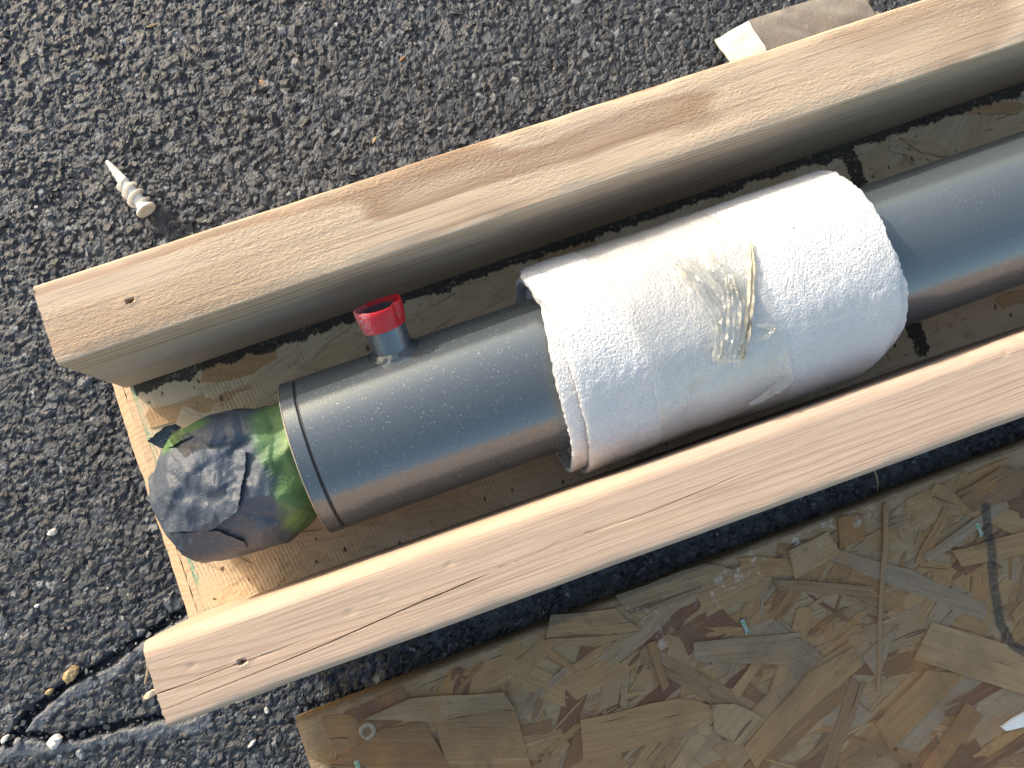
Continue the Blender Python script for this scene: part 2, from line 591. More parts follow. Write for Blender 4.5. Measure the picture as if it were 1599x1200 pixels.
def mat_plain(name, col, rough=.6, spec=.4, var=.25, scale=300, bump=.0003, sss=0.0, metal=0.0):
    m = NT(name)
    P = m.coords('Object')
    n = m.noise(P, scale, 4, .65)
    c = m.mix(m.math('MULTIPLY', m.step(n, .3, .7), var), col, tuple(v * .45 for v in col))
    b = m.bump(n, bump, .7)
    k = dict(Base_Color=c, Roughness=rough, Normal=b, Specular_IOR_Level=spec, Metallic=metal)
    if sss:
        k.update(Subsurface_Weight=sss, Subsurface_Scale=.003, Subsurface_Radius=(1, .9, .8))
    return m.done(m.bsdf(**k))


# ================================================================== ground
M_asphalt = mat_asphalt()


def stone_layer(X, Y, cell, seed, amp, tilt, steep, rad):
    """height field of tilted, facetted stones on a jittered grid; returns height and the winning stone's id number"""
    gx, gy = np.floor(X / cell), np.floor(Y / cell)
    best = np.full(X.shape, -1e9)
    bid = np.zeros(X.shape)
    for ox in (-1, 0, 1):
        for oy in (-1, 0, 1):
            cx, cy = gx + ox, gy + oy
            jx, jy = hash2(cx, cy, seed), hash2(cx, cy, seed + 1)
            px_, py_ = (cx + .1 + .8 * jx) * cell, (cy + .1 + .8 * jy) * cell
            h = hash2(cx, cy, seed + 2)
            ang = hash2(cx, cy, seed + 3) * 6.2832
            tl = hash2(cx, cy, seed + 4) * tilt
            el = .65 + .7 * hash2(cx, cy, seed + 5)
            r = rad * cell * (.45 + .75 * hash2(cx, cy, seed + 6))
            dx, dy = X - px_, Y - py_
            ca, sa = np.cos(ang), np.sin(ang)
            u, v = (dx * ca + dy * sa) * el, (-dx * sa + dy * ca) / el
            # polygonal outline: max of several half planes
            a2 = ang * 1.7
            d = np.maximum.reduce([np.abs(u), np.abs(v) * 1.05, np.abs(u * np.cos(a2) + v * np.sin(a2)) * .98,
                                   np.abs(u * .55 - v * .83) * .95])
            f = amp * (h - .5) + tl * (u * .8 + v * .35) - np.maximum(0, d - r) * steep - .06 * d
            w = f > best
            best = np.where(w, f, best)
            bid = np.where(w, hash2(cx, cy, seed + 9), bid)
    return best, bid


CRACKS = [[(330, 915), (285, 955), (240, 985), (205, 1008), (165, 1035), (120, 1060), (85, 1085), (55, 1110), (35, 1130), (15, 1160), (-60, 1172)],
          [(300, 1118), (250, 1122), (205, 1130), (160, 1140), (120, 1150), (80, 1156), (45, 1150), (15, 1160)]]


def poly_dist(X, Y, pts):
    best = np.full(X.shape, 1e9)
    side = np.zeros(X.shape)
    for (a, b) in zip(pts[:-1], pts[1:]):
        dx, dy = b[0] - a[0], b[1] - a[1]
        t = np.clip(((X - a[0]) * dx + (Y - a[1]) * dy) / (dx * dx + dy * dy), 0, 1)
        ex, ey = X - a[0] - t * dx, Y - a[1] - t * dy
        d = np.hypot(ex, ey)
        w = d < best
        best = np.where(w, d, best)
        side = np.where(w, np.sign(dx * ey - dy * ex), side)
    return best, side


def build_ground():
    x0, x1, y0, y1, dl = -.20, .66, -.40, .30, .00094
    xs, ys = np.arange(x0, x1, dl), np.arange(y0, y1, dl)
    X, Y = np.meshgrid(xs, ys, indexing='ij')
    n = X.shape
    wx = X + .0005 * vnoise(X * 700, Y * 700, 5)
    wy = Y + .0005 * vnoise(X * 700, Y * 700, 6)
    h1, i1 = stone_layer(wx, wy, .0088, 100, .0020, .26, 1.3, .48)
    h2, i2 = stone_layer(wx, wy, .0042, 200, .0020, .48, 1.4, .52)
    h3, i3 = stone_layer(wx, wy, .0027, 300, .0016, .58, 1.3, .52)
    h1 = h1 - .0006
    h = np.maximum.reduce([h1, h2 - .0001, h3 - .0006])
    win = np.argmax(np.stack([h1, h2 - .0001, h3 - .0006]), 0)
    sid = np.choose(win, [i1, i2, i3])
    h = h + .0008 * fbm(X * 14, Y * 14, 31, 3) + .00022 * vnoise(X * 800, Y * 800, 44)
    h = np.maximum(h, -.0022 + .0003 * vnoise(X * 500, Y * 500, 9))
    bare = (win == 0) * (hash2(np.round(i1 * 9999), np.round(i1 * 777), 3) > .55) * 1.0
    seal = np.zeros(n)
    for k, c in enumerate(CRACKS):
        pts = [tuple(at(px, py, 0.0)[:2]) for px, py in c]
        d, side = poly_dist(X + .0016 * fbm(X * 130, Y * 130, 71 + k, 3), Y + .0016 * fbm(X * 130, Y * 130, 73 + k, 3), pts)
        wid = .0010 + .0012 * vnoise(X * 60, Y * 60, 80 + k)
        cut = sstep(wid + .0026, wid * .4, d)
        lip_side = (side > 0)
        lip = sstep(.0105, .0068, d + .0050 * fbm(X * 80, Y * 80, 90 + k, 4, .6)) * lip_side
        smooth_h = .0012 + .0016 * fbm(X * 190, Y * 190, 60 + k, 4, .6) - .12 * np.abs(d - .0040)
        h = h * (1 - .84 * lip) + .84 * lip * smooth_h
        seal = np.maximum(seal, lip * .9)
        h = h * (1 - cut) + cut * (-.0058 + .0022 * fbm(X * 260, Y * 260, 65 + k, 3))
        seal = seal * (1 - cut)
        sid = np.where(cut > .5, sid * .4, sid)
    # keep clear of what lies on it
    h = h - .0012
    edge = np.minimum.reduce([X - x0, x1 - X, Y - y0, y1 - Y])
    h = np.where(edge < .003, -.0075, h)
    V = np.stack([X, Y, h], -1).reshape(-1, 3)
    me = mesh_np('asphalt', V, grid_faces(*n), smooth=False)
    for nm, arr in (('stone', sid), ('bare', bare), ('seal', seal)):
        a = me.attributes.new(nm, 'FLOAT', 'POINT')
        a.data.foreach_set('value', arr.astype(np.float32).ravel())
    o = link('ground', me, M_asphalt)
    o['kind'] = 'structure'
    # the same asphalt further out, in coarser relief
    xs = np.linspace(-4, 4.5, 420)
    ys = np.linspace(-4, 4, 400)
    X, Y = np.meshgrid(xs, ys, indexing='ij')
    inside = (X > x0 + .01) & (X < x1 - .01) & (Y > y0 + .01) & (Y < y1 - .01)
    h = np.where(inside, -.02, -.0065 + .0015 * fbm(X * 9, Y * 9, 4, 3))
    me = mesh_np('asphalt_around', np.stack([X, Y, h], -1).reshape(-1, 3), grid_faces(*X.shape))
    sidc = hash2(np.arange(X.size) // 1, np.arange(X.size) * 3, 8)
    a = me.attributes.new('stone', 'FLOAT', 'POINT')
    a.data.foreach_set('value', (sidc * .8).astype(np.float32))
    o2 = link('ground', me, M_asphalt)
    o2['kind'] = 'structure'


build_ground()


def build_grit():
    """sharp little stones bedded in the bitumen: too many to count"""
    r = np.random.default_rng(3)
    n = 36000
    x = r.uniform(-.19, .65, n)
    y = r.uniform(-.39, .29, n)
    tray_ = (x > .03) & (y < .02) & (y > -.15)
    brd = (x > .045) & (y < -.225)
    k = ~(tray_ | brd)
    x, y = x[k], y[k]
    n = len(x)
    size = .00045 + .0009 * r.random(n) ** 2.4
    big = r.random(n) > .975
    size = np.where(big, size + .0009, size)
    cube = np.array([[-1, -1, -1], [1, -1, -1], [1, 1, -1], [-1, 1, -1], [-1, -1, 1], [1, -1, 1], [1, 1, 1], [-1, 1, 1]], float)
    P = cube[None] * (1 + r.uniform(-.45, .35, (n, 8, 3))) * np.stack([size * r.uniform(.8, 1.6, n), size, size * r.uniform(.6, 1.0, n)], -1)[:, None, :]
    q = r.normal(size=(n, 4))
    q /= np.linalg.norm(q, axis=1)[:, None]
    w_, a, b, c = q.T
    Rm = np.stack([np.stack([1 - 2 * (b * b + c * c), 2 * (a * b - c * w_), 2 * (a * c + b * w_)], -1),
                   np.stack([2 * (a * b + c * w_), 1 - 2 * (a * a + c * c), 2 * (b * c - a * w_)], -1),
                   np.stack([2 * (a * c - b * w_), 2 * (b * c + a * w_), 1 - 2 * (a * a + b * b)], -1)], 1)
    P = np.einsum('nij,nkj->nki', Rm, P)
    z = -.0021 + r.uniform(-.0005, .0005, n)
    P += np.stack([x, y, z], -1)[:, None, :]
    P[:, :, 2] = np.minimum(P[:, :, 2], .0016)
    f = np.array([[0, 3, 2, 1], [4, 5, 6, 7], [0, 1, 5, 4], [1, 2, 6, 5], [2, 3, 7, 6], [3, 0, 4, 7]])
    F = (f[None] + 8 * np.arange(n)[:, None, None]).reshape(-1, 4)
    me = mesh_np('asphalt_grit', P.reshape(-1, 3), F, smooth=False)
    t = r.random(n) ** 1.0
    a_ = me.attributes.new('stone', 'FLOAT', 'POINT')
    a_.data.foreach_set('value', np.repeat(t, 8).astype(np.float32))
    o = link('asphalt_grit', me, M_asphalt)
    o['kind'] = 'stuff'
    o['label'] = 'dark angular grit bedded in the asphalt'


build_grit()

# ================================================================== timber rails
RAIL_W, RAIL_H = .038, .089


def rail_mesh(name, length, r_in, r_out, cracks, pits, seed, chips):
    """local frame: x along, y 0..-W across (0 = edge towards +y), z 0..H.  cracks: list of (x->y curve pts, x->open pts)"""
    xs = np.concatenate([np.arange(0, .62, .0015), np.linspace(.62, length, 24)])
    prof_y, prof_z, kind = [], [], []
    rows = []
    nc = len(cracks)
    for xi, x in enumerate(xs):
        ys, zs = [], []
        # start at bottom of +y side, go up, over, down the -y side, back along the bottom
        for z in np.linspace(0.0, RAIL_H - r_in, 24):
            ys.append(0.0)
            zs.append(z)
        for a in np.linspace(0, math.pi / 2, 9)[1:]:
            ys.append(-r_in + r_in * math.cos(a))
            zs.append(RAIL_H - r_in + r_in * math.sin(a))
        a0, a1 = -r_in, -(RAIL_W - r_out)
        cy = sorted([(np.interp(x, *zip(*c[0])), np.interp(x, *zip(*c[1]))) for c in cracks], reverse=True)
        cur = a0
        segs = 42 // (nc + 1)
        for (yc, op) in cy:
            yc = min(max(yc, a1 + .0025), a0 - .0025)
            for t in np.linspace(0, 1, segs + 1)[1:]:
                ys.append(cur + (yc + .0010 - cur) * t)
                zs.append(RAIL_H)
            hw = .00008 + .00015 * op
            for dy, dz in ((hw + .00012, 0), (hw, -.0006 * op), (0, -.0024 * op), (-hw, -.0006 * op), (-hw - .00012, 0), (-.0010, 0)):
                ys.append(yc + dy)
                zs.append(RAIL_H + dz)
            cur = yc - .0010
        for t in np.linspace(0, 1, segs + 1)[1:]:
            ys.append(cur + (a1 - cur) * t)
            zs.append(RAIL_H)
        for a in np.linspace(0, math.pi / 2, 9)[1:]:
            ys.append(a1 - r_out * math.sin(a))
            zs.append(RAIL_H - r_out + r_out * math.cos(a))
        for z in np.linspace(RAIL_H - r_out, 0, 14)[1:]:
            ys.append(-RAIL_W)
            zs.append(z)
        rows.append((ys, zs))
    Yg = np.array([r[0] for r in rows])
    Zg = np.array([r[1] for r in rows])
    Xg = np.repeat(xs[:, None], Yg.shape[1], 1)
    # wane, planing waves and wear
    lowb = .0006 * fbm(Xg * 7, Zg * 20 + Yg * 30, seed, 3)
    top = sstep(RAIL_H - .02, RAIL_H, Zg)
    Yg = Yg + lowb
    Zg = Zg + top * (.00025 * fbm(Xg * 12, Yg * 90, seed + 3, 3))
    edge_wear = sstep(.006, .0, np.abs(Yg)) + sstep(.006, 0, np.abs(Yg + RAIL_W))
    Zg = Zg - top * edge_wear * .0006 * (1 + fbm(Xg * 60, Yg * 10, seed + 7, 3))
    for (px_, py_, r, dep, el) in pits:
        d = np.hypot((Xg - px_) / el, Yg - py_)
        Zg = Zg - top * dep * sstep(r, r * .25, d) + top * (.00030 if dep > .001 else 0) * sstep(r * 2.3, r * 1.2, d)
    # ragged saw cut at the near end
    jag = np.abs(vnoise(Yg * 900, Zg * 500, seed + 11)) * .0007 + chips * sstep(.55, .85, vnoise(Yg * 420 + 5, Zg * 160, seed + 13))
    fall = np.exp(-Xg / .0016)
    Xg = Xg + jag * fall
    V = np.stack([Xg, Yg, Zg], -1).reshape(-1, 3)
    F = grid_faces(Xg.shape[0], Xg.shape[1], True)
    nv = Xg.shape[1]
    V = list(map(tuple, V))
    base = (len(xs) - 1) * nv
    me = bpy.data.meshes.new(name)
    faces = [tuple(reversed(f)) for f in F.tolist()]
    faces.append(tuple(range(nv)))
    faces.append(tuple(reversed(range(base, base + nv))))
    me.from_pydata(V, [], faces)
    me.update()
    sm = [True] * len(me.polygons)
    sm[-1] = sm[-2] = False
    me.polygons.foreach_set('use_smooth', sm)
    sharpen(me, 50)
    return me


M_woodA = mat_wood('sawn_timber_straw', (.605, .483, .365), (.33, .218, .145), (.012, -.055), .0048, fuzz=1.25, seed=2.0, tilt=.035, stain=(.46, .38, .35), stain_amt=.55)
M_woodB = mat_wood('planed_timber_pink', (.53, .408, .325), (.36, .245, .18), (-.09, .030), .0026, fuzz=.16, seed=9.0, tilt=.02, stain=(.53, .40, .31), stain_amt=.5)


def local_on_rail(o, px, py):
    p = at(px, py, T + RAIL_H)
    v = o.matrix_world.inverted() @ Vector(p)
    return v.x, v.y


def place(loc, rz):
    return Matrix.Translation(loc) @ Matrix.Rotation(rz, 4, 'Z')


# upper rail: inner face at y=0, so local y 0..-W starts from the outer edge
class _F:
    pass


fa = _F()
fa.matrix_world = place((0, RAIL_W, T), 0)
pits = []
for px, py, r, dep, el in ((202, 470, .0014, .0050, 1.6), (1228, 262, .0012, .0008, 2), (985, 298, .0018, .0008, 3)):
    lx, ly = local_on_rail(fa, px, py)
    pits.append((lx, ly, r, dep, el))
me = rail_mesh('rail_upper', .86, .0018, .0012, [], pits, 21, .0016)
railA = link('timber_rail', me, M_woodA, loc=(0, RAIL_W, T))
tag(railA, 'rough straw-coloured sawn timber rail on edge between the plastic anchor and the steel tube', 'timber', 'timber rails either side of the tube')

RB_YAW = -math.atan(.0235)
fb = _F()
fb.matrix_world = place((-.0028, -.1271, T), RB_YAW)


def curve_on(frame, pts):
    return [local_on_rail(frame, *p) for p in pts]


c2 = curve_on(fb, [(263, 1106), (353, 1070), (433, 1038), (516, 1003), (653, 943), (690, 928), (740, 907), (866, 850), (1000, 806), (1200, 725), (1500, 610)])
c1 = curve_on(fb, [(240, 1086), (296, 1067), (368, 1039), (420, 1021), (600, 953), (800, 880), (1000, 800), (1400, 640)])
op2 = [(0, .25), (.03, .35), (.06, .8), (.10, 1.0), (.15, .95), (.19, .6), (.21, .15), (.25, .5), (.28, .0), (.9, 0)]
op1 = [(0, 1.0), (.012, .5), (.04, .3), (.055, .15), (.07, 0), (.9, 0)]
pits = []
for px, py, r, dep, el in ((377, 1035, .0014, .0045, 1.5), (546, 958, .0022, .00035, 1.2), (702, 882, .0018, .0004, 1.5), (600, 934, .0010, .0004, 2), (300, 1040, .0014, .0006, 1.5), (1570, 552, .002, .0006, 1.2)):
    lx, ly = local_on_rail(fb, px, py)
    pits.append((lx, ly, r, dep, el))
me = rail_mesh('rail_lower', .86, .0068, .0028, [(c1, op1), (c2, op2)], pits, 57, .0010)
railB = link('timber_rail', me, M_woodB, loc=(-.0028, -.1271, T), rot=(0, 0, RB_YAW))
tag(railB, 'smooth pinkish planed timber rail with rounded edges and a long drying crack', 'timber', 'timber rails either side of the tube')
# a torn splinter at the sawn end of the lower rail
M_pale = mat_plain('pale_splinter_wood', (.62, .52, .38), var=.35, scale=600)


def lump(name, pts_r, axis_pts, seg=7, jitter=.2, seed=0):
    """tapered irregular rod through axis_pts with radii pts_r"""
    r_ = random.Random(seed)
    V, F = [], []
    n = len(axis_pts)
    for i, p in enumerate(axis_pts):
        p = Vector(p)
        t = (Vector(axis_pts[min(i + 1, n - 1)]) - Vector(axis_pts[max(i - 1, 0)])).normalized()
        up = Vector((0, 0, 1)) if abs(t.z) < .9 else Vector((1, 0, 0))
        a = t.cross(up).normalized()
        b = a.cross(t).normalized()
        for k in range(seg):
            th = 2 * math.pi * k / seg
            rr = pts_r[i] * (1 + jitter * r_.uniform(-1, 1))
            V.append(p + a * rr * math.cos(th) + b * rr * math.sin(th))
    for i in range(n - 1):
        for k in range(seg):
            F.append((i * seg + k, i * seg + (k + 1) % seg, (i + 1) * seg + (k + 1) % seg, (i + 1) * seg + k))
    F.append(tuple(reversed(range(seg))))
    F.append(tuple((n - 1) * seg + k for k in range(seg)))
    return mesh_py(name, V, F)


lx, ly = local_on_rail(fb, 246, 1082)
sp = link('splinter', lump('splinter', [.0012, .0017, .0015, .0006], [(.003, ly, .086), (-.0015, ly + .0004, .0855), (-.0045, ly - .0006, .0845), (-.0068, ly - .0008, .0838)], 6, .3, 3), M_pale, railB)

# ================================================================== tray board
STRIPE = (tuple(at(1328, 245, T)[:2]), tuple(at(1440, 545, T)[:2]))
M_tray = mat_osb_tray({'stripe': STRIPE})
M_sawn = mat_wood('sawn_board_end', (.53, .41, .29), (.38, .25, .14), (-.4, .004), .0034, fuzz=.2, seed=5.0)
tray = empty('strand_board', (0, 0, 0))
tag(tray, 'straw-coloured strand board base carrying the tube between the two timber rails', 'board')
tx1, ty0, ty1 = .86, -.178, .0375
# panel with a slanting saw cut at its near end (two visible plies)
yo = .002
V = [(.0022, ty0, T - .0008), (.0022, ty1, T - .0008), (tx1, ty1, T - .0008), (tx1, ty0, T - .0008),
     (.0022, ty0, T - .0154), (.0022, ty1, T - .0154), (tx1, ty1, T - .0154), (tx1, ty0, T - .0154)]
link('panel', mesh_py('panel', V, [(0, 3, 2, 1), (0, 1, 5, 4), (1, 2, 6, 5), (2, 3, 7, 6), (3, 0, 4, 7), (4, 5, 6, 7)]), M_tray, tray)
for k, (xa, xb, za, zb) in enumerate(((-.0022, .00205, T - .0028, T - .0010), (-.0098, -.0024, T - .0125, T - .0034))):
    n = 90
    ys = np.linspace(ty0 + .004, ty1 - .004, n)
    rows = []
    for y in ys:
        j = .0004 * float(vnoise(y * 300, k * 7.3, 3)) + .0005 * float(vnoise(y * 60, k * 3.1, 4))
        rows += [(xb, y, T - .0152), (xb, y, zb + j * .2), (xa + j, y, za), (xa + j * .6 - .0006, y, T - .0152)]
    F = grid_faces(n, 4, True).tolist()
    F += [(3, 2, 1, 0), tuple((n - 1) * 4 + q for q in range(4))]
    link('sawn_ply', mesh_py('sawn_ply', rows, [tuple(reversed(f)) for f in F[:-2]] + F[-2:]), M_sawn, tray)


for ya, yb in ((-.125, -.087), (-.045, -.007)):
    V = [(x, y, z) for x in (.03, .84) for y in (ya, yb) for z in (0, T - .0156)]
    link('runner', mesh_py('runner', V, [(0, 1, 3, 2), (4, 6, 7, 5), (0, 4, 5, 1), (2, 3, 7, 6), (1, 5, 7, 3), (0, 2, 6, 4)]), M_sawn, tray)


def strand_mesh(name, outline, th, wob=.00025, seed=0, curl=.0):
    """thin wood strand from an outline (counter-clockwise, local metres); slightly uneven top"""
    r_ = random.Random(seed)
    n = len(outline)
    cx = sum(p[0] for p in outline) / n
    cy = sum(p[1] for p in outline) / n
    V = []
    for (x, y) in outline:
        V.append((x, y, th + r_.uniform(-wob, wob) * .6))
    for (x, y) in outline:
        V.append((x, y, -.0012))
    V.append((cx, cy, th + r_.uniform(-.2, 1) * wob))
    F = []
    for i in range(n):
        j = (i + 1) % n
        F.append((i, j, 2 * n))
        F.append((n + i, n + j, j, i))
    return mesh_py(name, V, F)


def random_strand(seed, L, Wd):
    r_ = random.Random(seed)
    top, bot = [], []
    sk = r_.uniform(-.35, .35) * Wd
    for i in range(4):
        t = -.5 + i / 3
        top.append((t * L + (sk if i in (0,) else 0) + r_.uniform(-.03, .03) * L, Wd / 2 * (1 + r_.uniform(-.25, .1))))
        bot.append((t * L - (sk if i in (3,) else 0) + r_.uniform(-.03, .03) * L, -Wd / 2 * (1 + r_.uniform(-.25, .1))))
    endr = (L / 2 + r_.uniform(-.04, .05) * L, r_.uniform(-.3, .3) * Wd)
    endl = (-L / 2 + r_.uniform(-.05, .04) * L, r_.uniform(-.3, .3) * Wd)
    out = bot + [endr] + list(reversed(top)) + [endl]
    fine = []
    for i in range(len(out)):
        p, q = out[i], out[(i + 1) % len(out)]
        fine.append(p)
        if math.hypot(q[0] - p[0], q[1] - p[1]) > .005:
            fine.append(((p[0] + q[0]) / 2 + r_.uniform(-.0005, .0005), (p[1] + q[1]) / 2 + r_.uniform(-.0008, .0008)))
    return fine


def place_strand(outline_xy, z, mat, parent, seed, th=.0006):
    """strand from a world outline: local x runs along its longest side"""
    pts = [Vector((p[0], p[1])) for p in outline_xy]
    n = len(pts)
    best = max(range(n), key=lambda i: (pts[(i + 1) % n] - pts[i]).length)
    d = (pts[(best + 1) % n] - pts[best]).normalized()
    c = sum(pts, Vector((0, 0))) / n
    ang = math.atan2(d.y, d.x)
    ca, sa = math.cos(-ang), math.sin(-ang)
    loc = []
    for i in range(n):
        p, q = pts[i], pts[(i + 1) % n]
        r_ = random.Random(seed * 31 + i)
        for t in (0, .35, .7) if (q - p).length > .012 else (0, .5):
            w = p.lerp(q, t) - c
            jit = 0 if t == 0 else r_.uniform(-.0007, .0007)
            v = (w.x * ca - w.y * sa + jit * .5, w.x * sa + w.y * ca + jit)
            loc.append(v)
    area = sum(loc[i][0] * loc[(i + 1) % len(loc)][1] - loc[(i + 1) % len(loc)][0] * loc[i][1] for i in range(len(loc)))
    if area < 0:
        loc.reverse()
    o = link('wood_strand', strand_mesh('wood_strand', loc, th, seed=seed), mat, parent, loc=(c.x, c.y, z), rot=(0, 0, ang))
    return o


variants_t = [strand_mesh('wood_strand', random_strand(100 + k, .030 + .006 * (k % 6), .009 + .0022 * (k % 5)), .0005, seed=k) for k in range(14)]
for v in variants_t:
    v.materials.append(M_tray)
cnt = 0
spots = []
# strips that the photograph shows: beside the tube on both sides and round the taped end
for k in range(95):
    if k < 48:
        spots.append((random.uniform(.02, .62), random.uniform(-.038, -.004)))
    elif k < 78:
        spots.append((random.uniform(.03, .62), random.uniform(-.128, -.105)))
    else:
        spots.append((random.uniform(.014, .11), random.uniform(-.128, -.005)))
for k, (x, y) in enumerate(spots):
    ang = random.choice([0, .12, -.2, .35, -.5, 1.2, 2.5, .8]) + random.uniform(-.15, .15)
    x = max(x, .024 + abs(math.cos(ang)) * .012)
    me = variants_t[k % 14]
    link('wood_strand', me, None, tray, loc=(x, y, T - .0009 + .0000065 * k), rot=(0, 0, ang))
place_strand([at(*p, T)[:2] for p in ((388, 590), (412, 572), (470, 545), (462, 590), (402, 632), (395, 612))], T - .0001, M_tray, tray, 900, .0006)
place_strand([at(*p, T)[:2] for p in ((455, 835), (540, 825), (610, 815), (590, 840), (520, 858), (440, 865))], T - .0001, M_tray, tray, 901, .0006)
place_strand([at(*p, T)[:2] for p in ((1405, 215), (1450, 222), (1485, 232), (1478, 246), (1440, 240))], T + .0002, M_tray, tray, 902, .0008)

# ================================================================== steel tube
q0, qs, qz, QR, qzs = -.07157566, -.00963667, .0402956 + T, .03927489, .02021672
tube_dir = Vector((1, qs, qzs)).normalized()
tube_org = Vector((0, q0, qz))


def axis_pt(x):
    return Vector((x, q0 + qs * x, qz + qzs * x))


# local frame of the tube: x along, y across, z up
bx_ = tube_dir
by_ = Vector((0, 0, 1)).cross(bx_).normalized()
bz_ = bx_.cross(by_).normalized()
TUBE_M = Matrix(((bx_.x, by_.x, bz_.x, tube_org.x), (bx_.y, by_.y, bz_.y, tube_org.y), (bx_.z, by_.z, bz_.z, tube_org.z), (0, 0, 0, 1)))
M_steel = mat_paint('grey_blue_enamel', (.140, .168, .195), .75, .22)
M_edge = mat_plain('worn_bare_edge', (.42, .40, .37), rough=.35, spec=.6, var=.5, scale=700, metal=.6)
tube = empty('steel_cylinder')
tube.matrix_world = TUBE_M
tag(tube, 'glossy grey-blue painted steel tube with a welded port lying between the timber rails', 'cylinder')


def lathe(name, prof, seg=128, close=False, caps=(False, False), axis='x', smooth=True, jit=None):
    V, F = [], []
    n = len(prof)
    for (x, r) in prof:
        for k in range(seg):
            a = 2 * math.pi * k / seg
            rr = r
            if axis == 'x':
                V.append((x, rr * math.cos(a), rr * math.sin(a)))
            else:
                V.append((rr * math.cos(a), rr * math.sin(a), x))
    F = grid_faces(n, seg, True).tolist()
    if axis == 'x':
        F = [tuple(reversed(f)) for f in F]
    if close:
        for k in range(seg):
            f = ((n - 1) * seg + k, (n - 1) * seg + (k + 1) % seg, (k + 1) % seg, k)
            F.append(tuple(reversed(f)) if axis == 'x' else f)
    if caps[0]:
        F.append(tuple(range(seg)) if axis == 'x' else tuple(reversed(range(seg))))
    if caps[1]:
        f = tuple((n - 1) * seg + k for k in range(seg))
        F.append(tuple(reversed(f)) if axis == 'x' else f)
    me = mesh_py(name, V, F, smooth)
    sharpen(me, 40)
    return me


XE, XG = .0835, .0908
k0 = math.sqrt(1 + qs * qs + qzs * qzs)
link('end_collar', lathe('end_collar', [(XE + .0001, .012), (XE, QR - .0009), (XE + .0001, QR - .0006), (XE + .0007, QR), (XG - .0004, QR), (XG, QR - .0005), (XG, .03)], 160), M_steel, tube)
link('worn_edge', lathe('worn_edge', [(XE + .00015, QR - .0008), (XE - .0002, QR - .0009), (XE - .00015, QR - .0003), (XE + .00045, QR + .00008)], 160), M_edge, tube)
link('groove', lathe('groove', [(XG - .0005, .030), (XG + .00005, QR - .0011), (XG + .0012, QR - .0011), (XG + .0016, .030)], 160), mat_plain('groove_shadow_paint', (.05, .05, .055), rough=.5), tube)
link('tube_wall', lathe('tube_wall', [(XG + .0009, .030), (XG + .0009, QR - .0008), (XG + .0014, QR), (.12, QR), (.2, QR), (.3, QR), (.5, QR), (.86, QR), (.86, .034)], 160), M_steel, tube)

# port: radial stub, 62 degrees off vertical towards the upper rail
PX, PHI = .1418, math.radians(62)
p_dir = Vector((0, math.sin(PHI), math.cos(PHI)))
p_x = Vector((1, 0, 0))
p_y = p_dir.cross(p_x).normalized()
PORT = Matrix(((p_x.x, p_y.x, p_dir.x, PX), (p_x.y, p_y.y, p_dir.y, 0), (p_x.z, p_y.z, p_dir.z, 0), (0, 0, 0, 1)))
RS = .0099
port = link('port', lathe('port', [(.030, RS), (.0605, RS), (.0612, RS - .0006), (.0612, RS - .0024), (.040, RS - .0024)], 64, axis='z'), M_steel, tube)
port.matrix_local = PORT
# weld bead: rippled fillet along the saddle where stub and tube meet
V = []
nb, ns = 120, 9
for i in range(nb):
    a = 2 * math.pi * i / nb
    for s in range(ns):
        t = s / (ns - 1)                  # 0 on the stub, 1 on the tube
        ripple = .0003 * float(vnoise(a * 3, t * 4, 5)) + .0003 * float(vnoise(a * 11, t * 7, 6))
        rad = RS - .0006 + (.0038 + ripple * .8) * t ** 1.1
        lx_, ly_ = rad * math.cos(a), rad * math.sin(a)
        zs_ = math.sqrt(max(1e-9, QR ** 2 - ly_ ** 2))
        hgt = .0026 * (1 - t) ** 1.6 + (.0009 + ripple * .9) * math.sin(math.pi * t) ** .7 - .0004 * t
        V.append((lx_, ly_, zs_ + hgt))
F = grid_faces(nb, ns).tolist() + [((nb - 1) * ns + s, (nb - 1) * ns + s + 1, s + 1, s) for s in range(ns - 1)]
wb = link('weld_bead', mesh_py('weld_bead', V, F, True), mat_paint('weld_enamel', (.060, .078, .10), .15, .34), tube)
wb.matrix_local = PORT

# red plastic cap pushed on the port
M_red = mat_red()
V, F = [], []
seg = 72
prof = [(.0520, RS - .0004), (.0522, RS + .0007), (.0545, RS + .0010), (.0575, RS + .0016), (.0608, RS + .0019), (.0628, RS + .0019), (.0634, RS + .0014),
        (.0630, RS + .0006), (.0600, RS + .0001), (.0560, RS - .0004), (.0552, RS - .0012), (.0550, .004), (.0550, .0002)]
for i, (z, r) in enumerate(prof):
    for k in range(seg):
        a = 2 * math.pi * k / seg
        dent = math.exp(-((math.degrees(a) - 318 + (2 if i > 7 else 0)) / 9.0) ** 2)
        rr = r - (.0016 * dent if i >= 3 and i < 10 else 0) + .00025 * math.sin(2 * a + .5)
        zz = z + (.0005 * math.sin(a * 2 + 1) + .0003 * float(vnoise(a * 3, 0, 3)) if 3 < i < 9 else 0)
        V.append((rr * math.cos(a), rr * math.sin(a), zz))
F = grid_faces(len(prof), seg, True).tolist()
me = mesh_py('red_cap', V, F, True)
sharpen(me, 45)
capm = TUBE_M @ PORT
cap = link('protective_cap', me, M_red)
# put the object's origin at the foot of the cap
me.transform(Matrix.Translation((0, 0, -.052)))
cap.matrix_world = capm @ Matrix.Translation((0, 0, .052))
tag(cap, 'open red plastic cap with grey overspray on the port of the steel tube', 'cap')

# ================================================================== masking tape round the tube end
M_mask = mat_masking()


def outline_interp(pts):
    P = np.array([at(px, py, T + .040)[:2] for px, py in pts])
    o = np.argsort(P[:, 0])
    return P[o, 0], P[o, 1]


